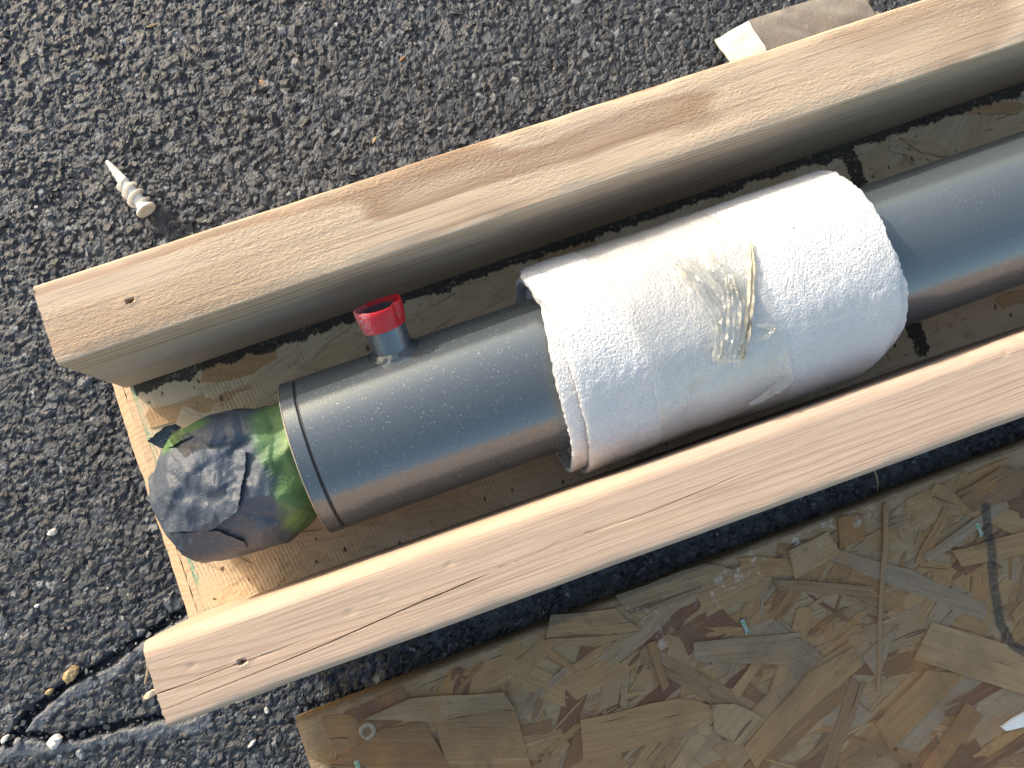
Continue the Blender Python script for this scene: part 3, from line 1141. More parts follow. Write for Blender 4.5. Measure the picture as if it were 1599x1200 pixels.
up_x, up_y = outline_interp([(446, 628), (425, 636), (400, 641), (372, 640), (340, 648), (300, 661), (272, 674), (252, 700), (238, 735)])
lo_x, lo_y = outline_interp([(498, 800), (478, 822), (446, 850), (420, 856), (395, 862), (345, 876), (305, 880), (288, 872), (268, 848), (246, 815), (236, 790)])
XF, XB = .0072, .0842


def tape_section(x):
    yu = np.interp(x, up_x, up_y)
    yl = np.interp(x, lo_x, lo_y)
    t = np.clip((x - XF) / (XB - XF), 0, 1)
    zt = T + .052 + .020 * sstep(0, .55, t) - .003 * sstep(.75, 1, t)
    zb = T + .0035
    # round the front
    rf = np.sqrt(np.clip(1 - (1 - np.clip((x - XF) / .007, 0, 1)) ** 2, 0, 1))
    yc, hw = (yu + yl) / 2, (yu - yl) / 2
    zc, hz = (zt + zb) / 2, (zt - zb) / 2
    return yc, hw * (.88 + .12 * rf), zc, hz * (.70 + .30 * rf)


def wrinkle(x, y):
    x, y = np.asarray(x, float), np.asarray(y, float)
    sh = x.shape
    x, y = np.atleast_1d(x), np.atleast_1d(y)
    wx = x + .0004 * vnoise(x * 200, y * 200, 15)
    wy = y + .0004 * vnoise(x * 200, y * 200, 16)
    a, _ = stone_layer(wx, wy, .0190, 500, .0060, .22, .30, 0.0)
    b, _ = stone_layer(wx + .3, wy + .2, .0120, 540, .0040, .20, .34, 0.0)
    c, _ = stone_layer(wx, wy, .0055, 580, .0012, .20, .30, 0.0)
    w = (a + .0030) * .9 - (b + .0022) * .75 + (c + .001) * .35
    return w.reshape(sh)


def crease(x, y, a, b, amp, wid):
    """sharp fold along the photo line a-b (pixels)"""
    A, B = at(*a, T + .06)[:2], at(*b, T + .06)[:2]
    d = B - A
    L = np.linalg.norm(d)
    t = ((x - A[0]) * d[0] + (y - A[1]) * d[1]) / L ** 2
    s = ((x - A[0]) * -d[1] + (y - A[1]) * d[0]) / L
    env = sstep(-.15, .12, t) * sstep(1.15, .85, t)
    return env * amp * np.exp(-np.abs(s) / wid)


def tape_relief(x, y):
    w = wrinkle(x, y) * .95
    for a, b, amp, wid in (((305, 745), (395, 690), -.0020, .004), ((270, 705), (330, 765), .0022, .004), ((385, 780), (470, 770), .0030, .005),
                           ((385, 800), (455, 812), -.0024, .004), ((405, 862), (420, 810), .0030, .004), ((345, 640), (330, 700), .0018, .003),
                           ((370, 640), (392, 700), -.0018, .003), ((262, 790), (285, 760), .002, .003), ((440, 780), (480, 800), .003, .003)):
        w = w + crease(x, y, a, b, amp, wid)
    return w


def tape_top(x, y):
    yc, hw, zc, hz = tape_section(x)
    n = 2.5
    yn = np.clip(np.abs((y - yc) / hw), 0, .999)
    base = zc + hz * (1 - yn ** n) ** (1 / n)
    return base + tape_relief(x, y) * (1 - yn ** 6)


def spray_mask(x, y):
    """1 = grey overspray, 0 = bare green tape"""
    p = np.stack([x, y], -1)
    g = np.zeros(np.shape(x))
    for (px, py, rx, ry) in ((440, 690, .0115, .024), (466, 770, .009, .014), (430, 648, .012, .007), (262, 690, .008, .005), (472, 812, .010, .006), (300, 668, .011, .003)):
        c = at(px, py, T + .055)
        g = np.maximum(g, np.exp(-(((x - c[0]) / rx) ** 2 + ((y - c[1]) / ry) ** 2)))
    return 1 - g * 1.05


tape = empty('masking_tape', (.045, -.072, T))
tag(tape, 'crumpled green masking tape sprayed grey, wrapped over the end of the tube', 'tape')


def add_spray(me):
    co = np.empty(len(me.vertices) * 3, np.float32)
    me.vertices.foreach_get('co', co)
    co = co.reshape(-1, 3)
    a = me.attributes.new('spray', 'FLOAT', 'POINT')
    a.data.foreach_set('value', spray_mask(co[:, 0], co[:, 1]).astype(np.float32))


def to_parent(o, parent):
    o.parent = parent
    o.matrix_parent_inverse = parent.matrix_basis.inverted()


nx, na = 150, 260
tt = np.linspace(0, 1, nx)[:, None]
Xw = np.broadcast_to(XF + (XB - XF) * tt ** 1.25, (nx, na))
aa = np.broadcast_to(np.arange(na) * 2 * np.pi / na, (nx, na))
ca, sa = np.cos(aa), np.sin(aa)
yc, hw, zc, hz = tape_section(Xw)
yn = np.abs(ca) ** (2 / 2.5)
Yw = yc + hw * np.sign(ca) * yn
Zw = zc + hz * np.sign(sa) * np.abs(sa) ** (2 / 2.5)
Zw = Zw + (sa > 0) * tape_relief(Xw, Yw) * (1 - np.minimum(yn, .999) ** 6)
Yw = Yw + .0010 * vnoise(Xw * 110, Zw * 150, 18) * np.abs(ca)
Xw = Xw + .0012 * vnoise(Yw * 120, Zw * 120, 8) * np.exp(-tt * 14)
V = np.stack([Xw, Yw, Zw], -1).reshape(-1, 3)
F = [tuple(reversed(f)) for f in grid_faces(nx, na, True).tolist()]
F.append(tuple(range(na)))
me = mesh_py('wrap', V, F, True)
sharpen(me, 55)
add_spray(me)
w_ = link('wrap', me, M_mask)
to_parent(w_, tape)


def flap(name, edge_a, edge_b, lift_a, lift_b, n=60, mrows=34, seed=0, th=.00025):
    """loose tape end: sheet between two photo polylines, lying on the wrap with its edges lifted a little"""
    def rs(pts):
        P = np.array(pts, float)
        L = np.concatenate([[0], np.cumsum(np.linalg.norm(np.diff(P, axis=0), axis=1))])
        s = np.linspace(0, L[-1], n)
        return np.stack([np.interp(s, L, P[:, 0]), np.interp(s, L, P[:, 1])], -1)
    A, B = rs(edge_a), rs(edge_b)
    rows = []
    for j in range(mrows):
        t = j / (mrows - 1)
        P = A * (1 - t) + B * t
        jit = (1 if j in (0, mrows - 1) else 0) * 1.1
        P = P + jit * np.stack([vnoise(np.arange(n) * .7, np.full(n, j + seed), 2), vnoise(np.arange(n) * .7, np.full(n, j + seed), 3)], -1)
        z = np.full(n, T + .060)
        for _ in range(4):
            w = at_many(P, z)
            z = tape_top(w[:, 0], w[:, 1])
        w = np.stack([w[:, 0], w[:, 1], z], -1)
        lift = .0007 + lift_a * (1 - t) ** 4 + lift_b * t ** 4 + .0005 * (1 + vnoise(np.arange(n) * .25, np.full(n, t * 6 + seed), 7))
        w[:, 2] += lift
        rows.append(w)
    top = np.concatenate(rows)
    bot = top - np.array([0, 0, th])
    F = grid_faces(mrows, n)
    m_ = len(top)
    V = np.concatenate([top, bot])
    F2 = F[:, ::-1] + m_
    per = list(range(n)) + [r * n + n - 1 for r in range(1, mrows)] + [(mrows - 1) * n + c for c in range(n - 2, -1, -1)] + [r * n for r in range(mrows - 2, 0, -1)]
    side = np.array([(per[i], per[(i + 1) % len(per)], per[(i + 1) % len(per)] + m_, per[i] + m_) for i in range(len(per))])
    me = mesh_np(name, V, np.concatenate([F, F2, side]), True)
    sharpen(me, 60)
    add_spray(me)
    o = link(name, me, M_mask)
    to_parent(o, tape)
    return o


flap('tape_flap', [(250, 700), (300, 701), (345, 702), (386, 703)], [(262, 832), (290, 830), (330, 829), (372, 800)], .0012, .0015, seed=1)
flap('tape_flap', [(386, 703), (384, 735), (377, 772), (373, 800)], [(330, 702), (326, 740), (322, 780), (318, 828)], .0016, .0, seed=4)
flap('tape_flap', [(266, 834), (300, 831), (342, 829), (382, 846)], [(286, 868), (305, 874), (345, 871), (388, 858)], .0010, .0005, seed=7, mrows=16)
flap('tape_flap', [(234, 690), (250, 678), (263, 667), (279, 664)], [(255, 703), (270, 698), (283, 690), (300, 682)], .0042, .0005, seed=9, mrows=16)

# ================================================================== foam wrap
M_foam = mat_foam()
foam = empty('foam_wrap', (.29, -.073, T))
tag(foam, 'white packing foam sheet wound round the tube and held with clear tape', 'foam')
RAILB_SLOPE = -.0235


def foam_radius(x, a, R):
    """distance of the foam surface from the tube axis at angle a (0 = +y, 90 deg = up)"""
    lump_ = .0014 * fbm(x * 22, np.cos(a) * 1.7 + 4, 3, 2) + .0007 * fbm(x * 60, np.sin(a) * 2.6 + a, 5, 3)
    # waist under the clear tape
    waist = -.0022 * np.exp(-((x - .283 - .012 * np.cos(a)) / .030) ** 2) * (.4 + .6 * (np.sin(a) < .3))
    return R + lump_ * np.clip((R - .0385) / .012, 0, 1) + waist * (R > .05)


def foam_points(x, a, R):
    r = foam_radius(x, a, R)
    y, z = q0 + qs * x + r * np.cos(a), qz + qzs * x + r * np.sin(a)
    lo = T + .0004 + (.056 - R) * .35
    z = np.where(z < lo + .004, lo + .004 * np.exp(np.minimum(0, (z - lo - .004) / .004)), z)      # squashed on the board
    lim = -.1271 + RAILB_SLOPE * x + .0008 + (.056 - R) * .5
    y2 = lim + .003 * np.exp(np.minimum(0, (y - lim - .003) / .003))
    y = np.where((z < T + RAIL_H) & (y < lim + .003), y2, y)
    return np.stack([x, y, z], -1)


def foam_layer(Ro, Ri, left, right, seed):
    """closed shell; left/right: (angle deg, x) pairs of its two torn ends"""
    na_, nx_ = 320, 150
    la = np.array(left)
    ra = np.array(right)
    a = np.arange(na_) * 2 * np.pi / na_
    d = np.degrees(a)
    xl = np.interp(d, la[:, 0], la[:, 1], period=360) + .0004 * vnoise(a * 5, a * 0 + seed, 1) + .0004 * vnoise(a * 31, a * 0 + seed, 2)
    xr = np.interp(d, ra[:, 0], ra[:, 1], period=360) + .0010 * vnoise(a * 6, a * 0 + seed, 4) + .0005 * vnoise(a * 31, a * 0 + seed, 5)
    t = np.linspace(0, 1, nx_)[:, None]
    x = xl + (xr - xl) * t
    A = np.broadcast_to(a, x.shape)
    e = np.minimum(t, 1 - t) * (xr - xl)
    grain = .00025 * fbm(x * 420, A * 22, 40 + seed, 2)
    V = np.concatenate([foam_points(x, A, Ro - .0003 * np.exp(-e / .0006) + grain).reshape(-1, 3), foam_points(x, A, Ri + 0 * x).reshape(-1, 3)])
    F = grid_faces(nx_, na_, True)
    n = nx_ * na_
    F1 = F[:, ::-1]
    F2 = F + n
    k = np.arange(na_)
    k2 = (k + 1) % na_
    capl = np.stack([k, k2, k2 + n, k + n], -1)
    b = (nx_ - 1) * na_
    capr = np.stack([b + k2, b + k, b + k + n, b + k2 + n], -1)
    me = mesh_np('foam_layer', V, np.concatenate([F1, F2, capl, capr]), True)
    sharpen(me, 50)
    o = link('foam_layer', me, M_foam)
    to_parent(o, foam)
    return o


# angles: 0 = towards the upper rail, 90 = up, 180 = towards the lower rail
foam_layer(.0550, .0524, [(0, .219), (30, .2115), (50, .2125), (64, .2150), (75, .2165), (95, .2140), (120, .2130), (150, .2130), (175, .2120), (210, .213), (300, .216)],
           [(0, .382), (25, .3800), (50, .3800), (70, .3790), (90, .3775), (115, .3760), (140, .3720), (160, .3660), (180, .359), (215, .356), (300, .37)], 3)
foam_layer(.0514, .0490, [(0, .214), (30, .2130), (55, .2135), (75, .2100), (95, .2065), (120, .2055), (150, .2050), (180, .2050), (215, .206), (300, .210)],
           [(0, .380), (60, .378), (90, .3800), (115, .3815), (140, .3800), (165, .3740), (190, .372), (300, .374)], 8)
foam_layer(.0480, .0396, [(0, .219), (60, .2165), (75, .2135), (100, .2100), (130, .2090), (160, .2095), (200, .211), (300, .216)],
           [(0, .377), (60, .374), (90, .3770), (120, .3780), (150, .3790), (180, .377), (300, .372)], 12)

# clear tape wound round the foam
M_ctape = mat_clear('clear_tape', tint=(.99, .99, .985), haze_col=(.88, .85, .76), haze=.14)
nu, nk = 110, 180
A = np.broadcast_to(np.linspace(math.radians(-20), math.radians(215), nk), (nu, nk))
t = np.linspace(0, 1, nu)[:, None]
xl = .2425 + .0035 * (1 - np.cos(A)) + .0006 * vnoise(A * 6, A * 0 + 1, 2)
xr = .3090 + .0040 * (1 - np.cos(A)) + .0008 * vnoise(A * 5, A * 0 + 3, 2)
X = xl + (xr - xl) * t
off = .0008 + .0005 * fbm(X * 60, A * 7, 23, 3) + .0005 * np.abs(vnoise(X * 210 + A * 2.5, A * 3, 24))
V = foam_points(X, A, .0550 + np.maximum(off, .0004)).reshape(-1, 3)
me = mesh_np('clear_tape', np.array(V), grid_faces(nu, nk), True)
o = link('clear_tape', me, M_ctape)
to_parent(o, foam)
# crumpled tape end: pleats standing up from the tape
M_pleat = mat_clear('crumpled_tape', tint=(.99, .99, .98), haze=.12, haze_col=(.93, .94, .92), ribs=False, rough=.14)
M_pleat_d = mat_clear('soiled_tape_edge', haze=.60, haze_col=(.80, .75, .62), ribs=False, rough=.2, dirt=.6)


def on_foam(px, py, R=.056):
    d = RC.T @ np.array([(px - PW / 2) / FPX, (py - PH / 2) / FPX, 1.0])
    d = d / np.linalg.norm(d)
    u = np.array(tube_dir)
    A = np.array(tube_org)
    o = CAM - A
    dp, op = d - u * (d @ u), o - u * (o @ u)
    a, b, c = dp @ dp, 2 * dp @ op, op @ op - R * R
    D = max(0, b * b - 4 * a * c)
    return CAM + d * (-b - math.sqrt(D)) / (2 * a)


def pleat(name, pts, widths, mat, ridge=.0022, seed=0, nfold=3):
    """crumpled strip along photo points, zig-zag in section"""
    P = [on_foam(*p) for p in pts]
    L = np.linspace(0, len(P) - 1, 40)
    P = np.array([[np.interp(l, range(len(P)), [q[c] for q in P]) for c in range(3)] for l in L])
    Wd = np.interp(L, range(len(widths)), widths)
    V = []
    ncol = nfold * 4 + 1
    for i in range(len(P)):
        tn = P[min(i + 1, len(P) - 1)] - P[max(i - 1, 0)]
        tn /= np.linalg.norm(tn)
        c = np.array(axis_pt(P[i][0]))
        nr = P[i] - c
        nr /= np.linalg.norm(nr)
        sd = np.cross(tn, nr)
        for j in range(ncol):
            t = j / (ncol - 1) - .5
            zig = abs(((j * nfold / (ncol - 1)) % 1.0) - .5) * 2
            env = (1 - (2 * t) ** 4)
            hgt = ridge * (.25 + .75 * (1 - zig)) * env * (.7 + .5 * float(vnoise(i * .35, j * .8 + seed, 3))) + .0003
            lat = t * Wd[i] * (1 + .18 * float(vnoise(i * .3, seed + j, 6)))
            ends = min(1, i / 4 + .15, (len(P) - 1 - i) / 3 + .2)
            V.append(P[i] + sd * lat + nr * hgt * ends)
    V = np.array(V)
    n = len(P)
    V2 = V.copy()
    for i in range(n):
        for j in range(ncol):
            c = np.array(axis_pt(V[i * ncol + j][0]))
            nr = V[i * ncol + j] - c
            V2[i * ncol + j] -= nr / np.linalg.norm(nr) * .00025
    F = grid_faces(n, ncol)
    m_ = len(V)
    per = list(range(ncol)) + [r * ncol + ncol - 1 for r in range(1, n)] + [(n - 1) * ncol + c for c in range(ncol - 2, -1, -1)] + [r * ncol for r in range(n - 2, 0, -1)]
    side = np.array([(per[i], per[i - 1], per[i - 1] + m_, per[i] + m_) for i in range(len(per))])
    me = mesh_np(name, np.concatenate([V, V2]), np.concatenate([F, F[:, ::-1] + m_, side]), False)
    o = link(name, me, mat)
    to_parent(o, foam)
    return o


pleat('tape_pleat', [(1172, 378), (1174, 420), (1172, 470), (1166, 520), (1158, 562)], [.0016, .0038, .0042, .0040, .0026], M_pleat_d, .0022, 1, 2)
pleat('tape_pleat', [(1138, 430), (1146, 480), (1142, 530), (1136, 566)], [.006, .013, .014, .012], M_pleat, .0022, 5, 5)
pleat('tape_pleat', [(1060, 420), (1090, 450), (1118, 490), (1124, 530), (1120, 564)], [.004, .009, .010, .006, .005], M_pleat, .0019, 9, 4)
pleat('tape_pleat', [(1030, 398), (1062, 408), (1098, 432), (1130, 470)], [.003, .008, .012, .010], M_pleat, .0013, 21, 5)
pleat('tape_pleat', [(1100, 395), (1120, 420), (1150, 446), (1168, 470)], [.003, .009, .011, .006], M_pleat, .0013, 25, 5)
pleat('tape_pleat', [(1180, 508), (1196, 510), (1208, 512), (1200, 525), (1182, 532)], [.001, .0026, .003, .0026, .001], M_pleat, .0012, 13, 2)
pleat('tape_pleat', [(1170, 632), (1190, 622), (1212, 608), (1238, 588)], [.003, .006, .008, .007], M_pleat, .0012, 17, 4)

# ================================================================== weathered board beside the tray
BZ = .0150
bc = at(460, 1123, BZ)
be = at(1566, 700, BZ)
BYAW = math.atan2(be[1] - bc[1], be[0] - bc[0])
bslope = (be[1] - bc[1]) / (be[0] - bc[0])


def seglist(pts):
    w = [tuple(at(px, py, BZ)[:2]) for px, py in pts]
    return list(zip(w[:-1], w[1:]))


MARKS = {
    'stroke': seglist([(1536, 792), (1545, 850), (1552, 920), (1562, 975), (1580, 1008), (1610, 1024)]),
    'white': seglist([(1170, 880), (1240, 850), (1300, 815), (1400, 775)]) + seglist([(1000, 960), (1020, 1000)]) + seglist([(1110, 930), (1150, 905)]),
    'edge': (bc[1] - bslope * bc[0], -bslope)}
M_wosb = mat_osb_weathered(MARKS)
M_sliv = mat_osb_weathered(MARKS, True)
board = empty('strand_board', (bc[0], bc[1], 0), (0, 0, BYAW))
tag(board, 'brown weathered strand board in the shade beside the pinkish rail', 'board')


def board_local(px, py, z=BZ):
    p = at(px, py, z)
    dx, dy = p[0] - bc[0], p[1] - bc[1]
    c_, s_ = math.cos(-BYAW), math.sin(-BYAW)
    return dx * c_ - dy * s_, dx * s_ + dy * c_


# panel with an uneven, worn rounded arris
nl = 260
xs = np.linspace(0, .78, nl)
prof = [(-.0004, .0008), (0, .004), (0, BZ - .0030), (-.0004, BZ - .0016), (-.0014, BZ - .0006), (-.0032, BZ - .0001), (-.006, BZ), (-.05, BZ), (-.12, BZ), (-.25, BZ), (-.25, .0008)]
V = []
for i, x in enumerate(xs):
    for j, (y, z) in enumerate(prof):
        jy = (.0006 * float(fbm(np.array(x * 45), np.array(j * .4), 31, 3)) - .0003) if j < 7 else 0
        jz = .0003 * float(vnoise(x * 90, j * .9, 33)) if 1 < j < 7 else 0
        round_end = .0012 * math.exp(-x / .0015) if z > BZ - .004 else 0
        V.append((x, y + jy, z + jz - round_end * .5))
nvp = len(prof)
F = [tuple(f) for f in grid_faces(nl, nvp, True).tolist()]
F.append(tuple(reversed(range(nvp))))
F.append(tuple((nl - 1) * nvp + j for j in range(nvp)))
me = mesh_py('panel', V, F, True)
sharpen(me, 45)
link('panel', me, M_wosb, board)

r3 = random.Random(5)
variants_w = []
for k in range(20):
    L = .026 + .0062 * (k % 8) + .004 * (k % 3)
    Wd = .0060 + .0030 * (k % 6)
    v = strand_mesh('wood_strand', random_strand(300 + k, L, Wd), .0004, wob=.0002, seed=k)
    v.materials.append(M_wosb)
    variants_w.append((v, L, Wd))
count = 0
for k in range(262):
    v, L, Wd = variants_w[k % 20]
    x, y = r3.uniform(.012, .56), -r3.uniform(.008, .195)
    ang = r3.choice([0, .2, .45, .7, 1.0, -.25, -.5, -.9, .3, .1]) + r3.uniform(-.2, .2)
    ext_y = abs(math.sin(ang)) * L / 2 + abs(math.cos(ang)) * Wd / 2
    ext_x = abs(math.cos(ang)) * L / 2 + abs(math.sin(ang)) * Wd / 2
    y = min(y, -.0045 - ext_y)
    x = max(x, ext_x * 1.08 + .003)
    link('wood_strand', v, None, board, loc=(x, y, BZ - .00030 + .0000032 * k), rot=(0, 0, ang))
# the many thin slivers between the large strands, joined
nS = 620
V, F, SH, GR = [], [], [], []
for k in range(nS):
    L, Wd = r3.uniform(.010, .042), r3.uniform(.0010, .0046)
    ang = r3.choice([0, .2, .45, .7, 1.0, -.25, -.5, -.9, .3, .1, .6]) + r3.uniform(-.25, .25)
    x, y = r3.uniform(.012, .56), -r3.uniform(.010, .195)
    y = min(y, -.005 - abs(math.sin(ang)) * L / 2 - Wd)
    x = max(x, abs(math.cos(ang)) * L / 2 + Wd + .004)
    z = BZ + .00015 + .00055 * r3.random()
    ca_, sa_ = math.cos(ang), math.sin(ang)
    out = [(-.5, r3.uniform(-.2, .2)), (-.3, -.5), (.1, -.5 + r3.uniform(-.1, .2)), (.42, -.3), (.5, r3.uniform(-.2, .2)), (.3, .5), (-.1, .5 - r3.uniform(-.1, .2)), (-.42, .3)]
    b0 = len(V)
    sh_ = r3.random()
    for zz in (z, BZ - .0005):
        for (u, v) in out:
            lx_, ly_ = u * L, v * Wd
            V.append((x + lx_ * ca_ - ly_ * sa_, y + lx_ * sa_ + ly_ * ca_, zz + (r3.uniform(-.0001, .0001) if zz == z else 0)))
            SH.append(sh_)
            GR.append((lx_, ly_, 0))
    F.append(tuple(range(b0, b0 + 8)))
    for i in range(8):
        j = (i + 1) % 8
        F.append((b0 + 8 + i, b0 + 8 + j, b0 + j, b0 + i))
me = mesh_py('thin_slivers', V, F)
a_ = me.attributes.new('shade', 'FLOAT', 'POINT')
a_.data.foreach_set('value', np.array(SH, np.float32))
a_ = me.attributes.new('grain', 'FLOAT_VECTOR', 'POINT')
a_.data.foreach_set('vector', np.array(GR, np.float32).ravel())
o = link('thin_slivers', me, M_sliv, board)
o['kind'] = 'stuff'
TRACED = [
    [(1282, 850), (1420, 890), (1541, 945), (1536, 970), (1405, 920), (1285, 872)],
    [(1440, 866), (1566, 776), (1574, 792), (1448, 880)],
    [(1424, 1029), (1453, 971), (1625, 1025), (1625, 1095)],
    [(1366, 1129), (1445, 1046), (1507, 1054), (1389, 1173)],
    [(1432, 1205), (1507, 1096), (1532, 1117), (1466, 1205)],
    [(1307, 808), (1345, 804), (1347, 844), (1309, 856)],
    [(1345, 1025), (1403, 975), (1370, 1062)],
    [(1082, 1003), (1250, 987), (1243, 1040), (1083, 1033)],
    [(566, 1123), (640, 1090), (786, 1080), (800, 1103), (680, 1127)],
    [(680, 1127), (803, 1100), (833, 1210), (700, 1210)],
    [(596, 1137), (663, 1127), (702, 1200), (513, 1196)],
    [(1230, 860), (1290, 830), (1310, 862), (1240, 905)],
    [(906, 1123), (1060, 1090), (1130, 1105), (1060, 1150), (910, 1190)],
    [(1010, 1005), (1022, 1000), (1045, 1070), (1034, 1080)],
    [(1110, 1100), (1145, 1098), (1190, 1120), (1150, 1165), (1115, 1140)],
    [(1160, 1165), (1260, 1050), (1330, 1010), (1345, 1040), (1240, 1130), (1180, 1200)],
    [(960, 930), (1100, 880), (1150, 890), (1060, 940), (985, 960)],
    [(1205, 905), (1360, 915), (1372, 932), (1215, 922)],
    [(1485, 860), (1560, 840), (1625, 820), (1625, 860), (1500, 885)],
    [(860, 960), (960, 950), (1000, 985), (930, 1010), (850, 1000)],
    [(1490, 770), (1560, 730), (1600, 735), (1590, 775), (1520, 800)],
]
for k, poly in enumerate(TRACED):
    pts = [board_local(px, py) for px, py in poly]
    place_strand(pts, BZ + .00052 + .00002 * k, M_wosb, board, 700 + k, .0006 + .00025 * (k % 3))
# a long thin sliver lying across the strands
M_sliver = mat_plain('dark_sliver', (.30, .19, .105), var=.4, scale=400)
pts = [board_local(px, py) for px, py in ((1383, 785), (1386, 830), (1377, 930), (1371, 1081), (1367, 1078), (1371, 930), (1378, 830), (1378, 786))]
place_strand(pts, BZ + .0013, M_wosb, board, 790, .0006)

# screw hole: pale rim and a flat black disc painted as the hole's shade
hx, hy = board_local(573, 1142)
M_filler = mat_plain('pale_filler', (.34, .30, .24), var=.5, scale=700)
M_hole = mat_plain('hole_shade_black', (.015, .012, .010), var=.1)
V, seg = [], 36
prof = [(.0049, -.001), (.0046, .00085), (.0038, .0012), (.0030, .0008), (.0024, .0001), (.0021, -.0004)]
for (r, z) in prof:
    for k in range(seg):
        a = 2 * math.pi * k / seg
        rr = r * (1 + .12 * math.sin(a + 1.0) + .08 * float(vnoise(a * 2, r * 100, 3)))
        V.append((rr * math.cos(a), rr * math.sin(a), z))
hole = link('screw_hole', mesh_py('screw_hole', V, [tuple(f) for f in grid_faces(len(prof), seg, True).tolist()], True), M_filler, board, loc=(hx, hy, BZ + .0010))
V = [(.0024 * math.cos(2 * math.pi * k / 20), .0024 * math.sin(2 * math.pi * k / 20), 0) for k in range(20)]
link('hole_shade_disc', mesh_py('hole_shade_disc', V, [tuple(range(20))]), M_hole, hole, loc=(0, 0, -.00025))


# staples hammered in, painted green
def staple_mesh(L, w, h):
    bm_v = []
    prof = [(-w / 2, 0), (-w / 2, h * .6), (-w * .25, h), (w * .25, h), (w / 2, h * .6), (w / 2, 0)]
    st = [-L / 2, -L / 2 + h * .4, -L / 4, 0, L / 4, L / 2 - h * .4, L / 2]
    V = []
    for i, x in enumerate(st):
        sag = -.0009 if i in (0, len(st) - 1) else 0.00008 * math.sin(i * 2.1)
        for (y, z) in prof:
            V.append((x, y * (1 + .1 * math.sin(i * 1.7)), z + sag))
    n = len(prof)
    F = [tuple(f) for f in grid_faces(len(st), n, True).tolist()] + [tuple(reversed(range(n))), tuple((len(st) - 1) * n + j for j in range(n))]
    return mesh_py('staple', V, F)


def mat_staple():
    m = NT('green_painted_staple')
    P = m.coords('Object')
    n = m.noise(P, 500, 3, .6)
    c = m.ramp(n, [(.36, (.04, .38, .13)), (.44, (.20, .34, .28)), (.54, (.42, .45, .43)), (.64, (.06, .07, .07))])
    return m.done(m.bsdf(Base_Color=c, Roughness=.4, Metallic=.2))


M_staple = mat_staple()
for (pa, pb) in (((1157, 966), (1167, 990)), ((1523, 816), (1531, 838)), ((556, 1186), (564, 1212))):
    xa, ya = board_local(*pa)
    xb, yb = board_local(*pb)
    L = math.hypot(xb - xa, yb - ya)
    link('staple', staple_mesh(L, .0026, .0011), M_staple, board, loc=((xa + xb) / 2, (ya + yb) / 2, BZ + .0010), rot=(0, 0, math.atan2(yb - ya, xb - xa)))


# ================================================================== small loose things
def chip_mesh(name, L, Wd, H, seed, n=9):
    """irregular faceted chip resting on z=0"""
    r_ = random.Random(seed)
    V = []
    lv = [(0.0, .82), (.35, 1.0), (.8, .78), (1.0, .42)]
    for (t, s) in lv:
        for k in range(n):
            a = 2 * math.pi * k / n
            rr = s * (1 + r_.uniform(-.22, .22))
            V.append((L / 2 * rr * math.cos(a), Wd / 2 * rr * math.sin(a), H * (t + (r_.uniform(-.12, .12) if t > 0 else 0))))
    F = [tuple(f) for f in grid_faces(len(lv), n, True).tolist()] + [tuple(reversed(range(n))), tuple((len(lv) - 1) * n + k for k in range(n))]
    return mesh_py(name, V, F)


M_white = mat_plain('white_stone', (.72, .70, .68), var=.35, scale=400, bump=.0006)
M_tan = mat_plain('ochre_crumb', (.42, .31, .17), var=.6, scale=350, bump=.0012)
M_splint = mat_plain('orange_splinter', (.46, .24, .11), var=.4, scale=600)
M_straw = mat_plain('straw_splinter', (.52, .40, .24), var=.4, scale=600)
M_grey = mat_plain('grey_stone', (.20, .21, .23), var=.4, scale=350, bump=.0006)


def loose(name, label, cat, px, py, L, Wd, H, rz, mat, seed, z=.0, n=9):
    p = at(px, py, z)
    o = link(name, chip_mesh(name, L, Wd, H, seed, n), mat, loc=(p[0], p[1], z), rot=(0, 0, rz))
    return tag(o, label, cat, 'wood splinters scattered on the asphalt' if cat == 'splinter' else 'stone chips and crumbs on the asphalt')


GZ = -.0012
loose('pebble', 'small white stone chip on the asphalt left of the taped tube end', 'stone', 84, 831, .0062, .0042, .0028, .3, M_white, 1, GZ)
loose('pebble', 'largest white rock lump, lodged in the crack at the bottom left corner', 'stone', 88, 1157, .0090, .0072, .0050, .8, M_white, 2, -.0025)
loose('pebble', 'ochre crumb of rubble filling the asphalt crack', 'rubble', 112, 1053, .0118, .0068, .0042, .75, M_tan, 3, -.0025, 11)
loose('pebble', 'small yellowish crumb in the crack, lower left of the ochre crumb', 'rubble', 78, 1080, .0058, .0034, .0026, .3, M_tan, 23, -.0015)
loose('pebble', 'tiny pale blue-grey pebble in the crack right of the ochre crumb', 'stone', 149, 1028, .0034, .0030, .0024, .2, M_grey, 4, -.002)
loose('pebble', 'small white shard in the crack at the left picture edge above the white rock', 'stone', 10, 1153, .0060, .0034, .0030, .5, M_white, 5, -.002)
loose('pebble', 'small grey angular stone in the crack just left of the white rock', 'stone', 30, 1160, .0062, .0046, .0040, 1.2, M_grey, 6, -.0025)
loose('pebble', 'slim white chip on sunlit asphalt left of the weathered board', 'stone', 394, 1161, .0064, .0022, .0020, .45, M_white, 7, GZ)
loose('pebble', 'oval cream chip on asphalt just below the pinkish rail', 'stone', 417, 1109, .0028, .0036, .0020, .1, M_white, 8, GZ)
loose('pebble', 'tiny white chip on the asphalt near the left edge beside the shards', 'stone', 59, 946, .0034, .0022, .0016, .1, M_white, 9, GZ)
loose('wood_splinter', 'orange-brown splinter on the asphalt above the straw-coloured rail', 'splinter', 411, 130, .0062, .0018, .0014, -1.0, M_splint, 10, GZ)
loose('wood_splinter', 'pale tan splinter on the asphalt above and right of the anchor tip', 'splinter', 238, 41, .0064, .0018, .0013, .0, M_straw, 11, GZ)
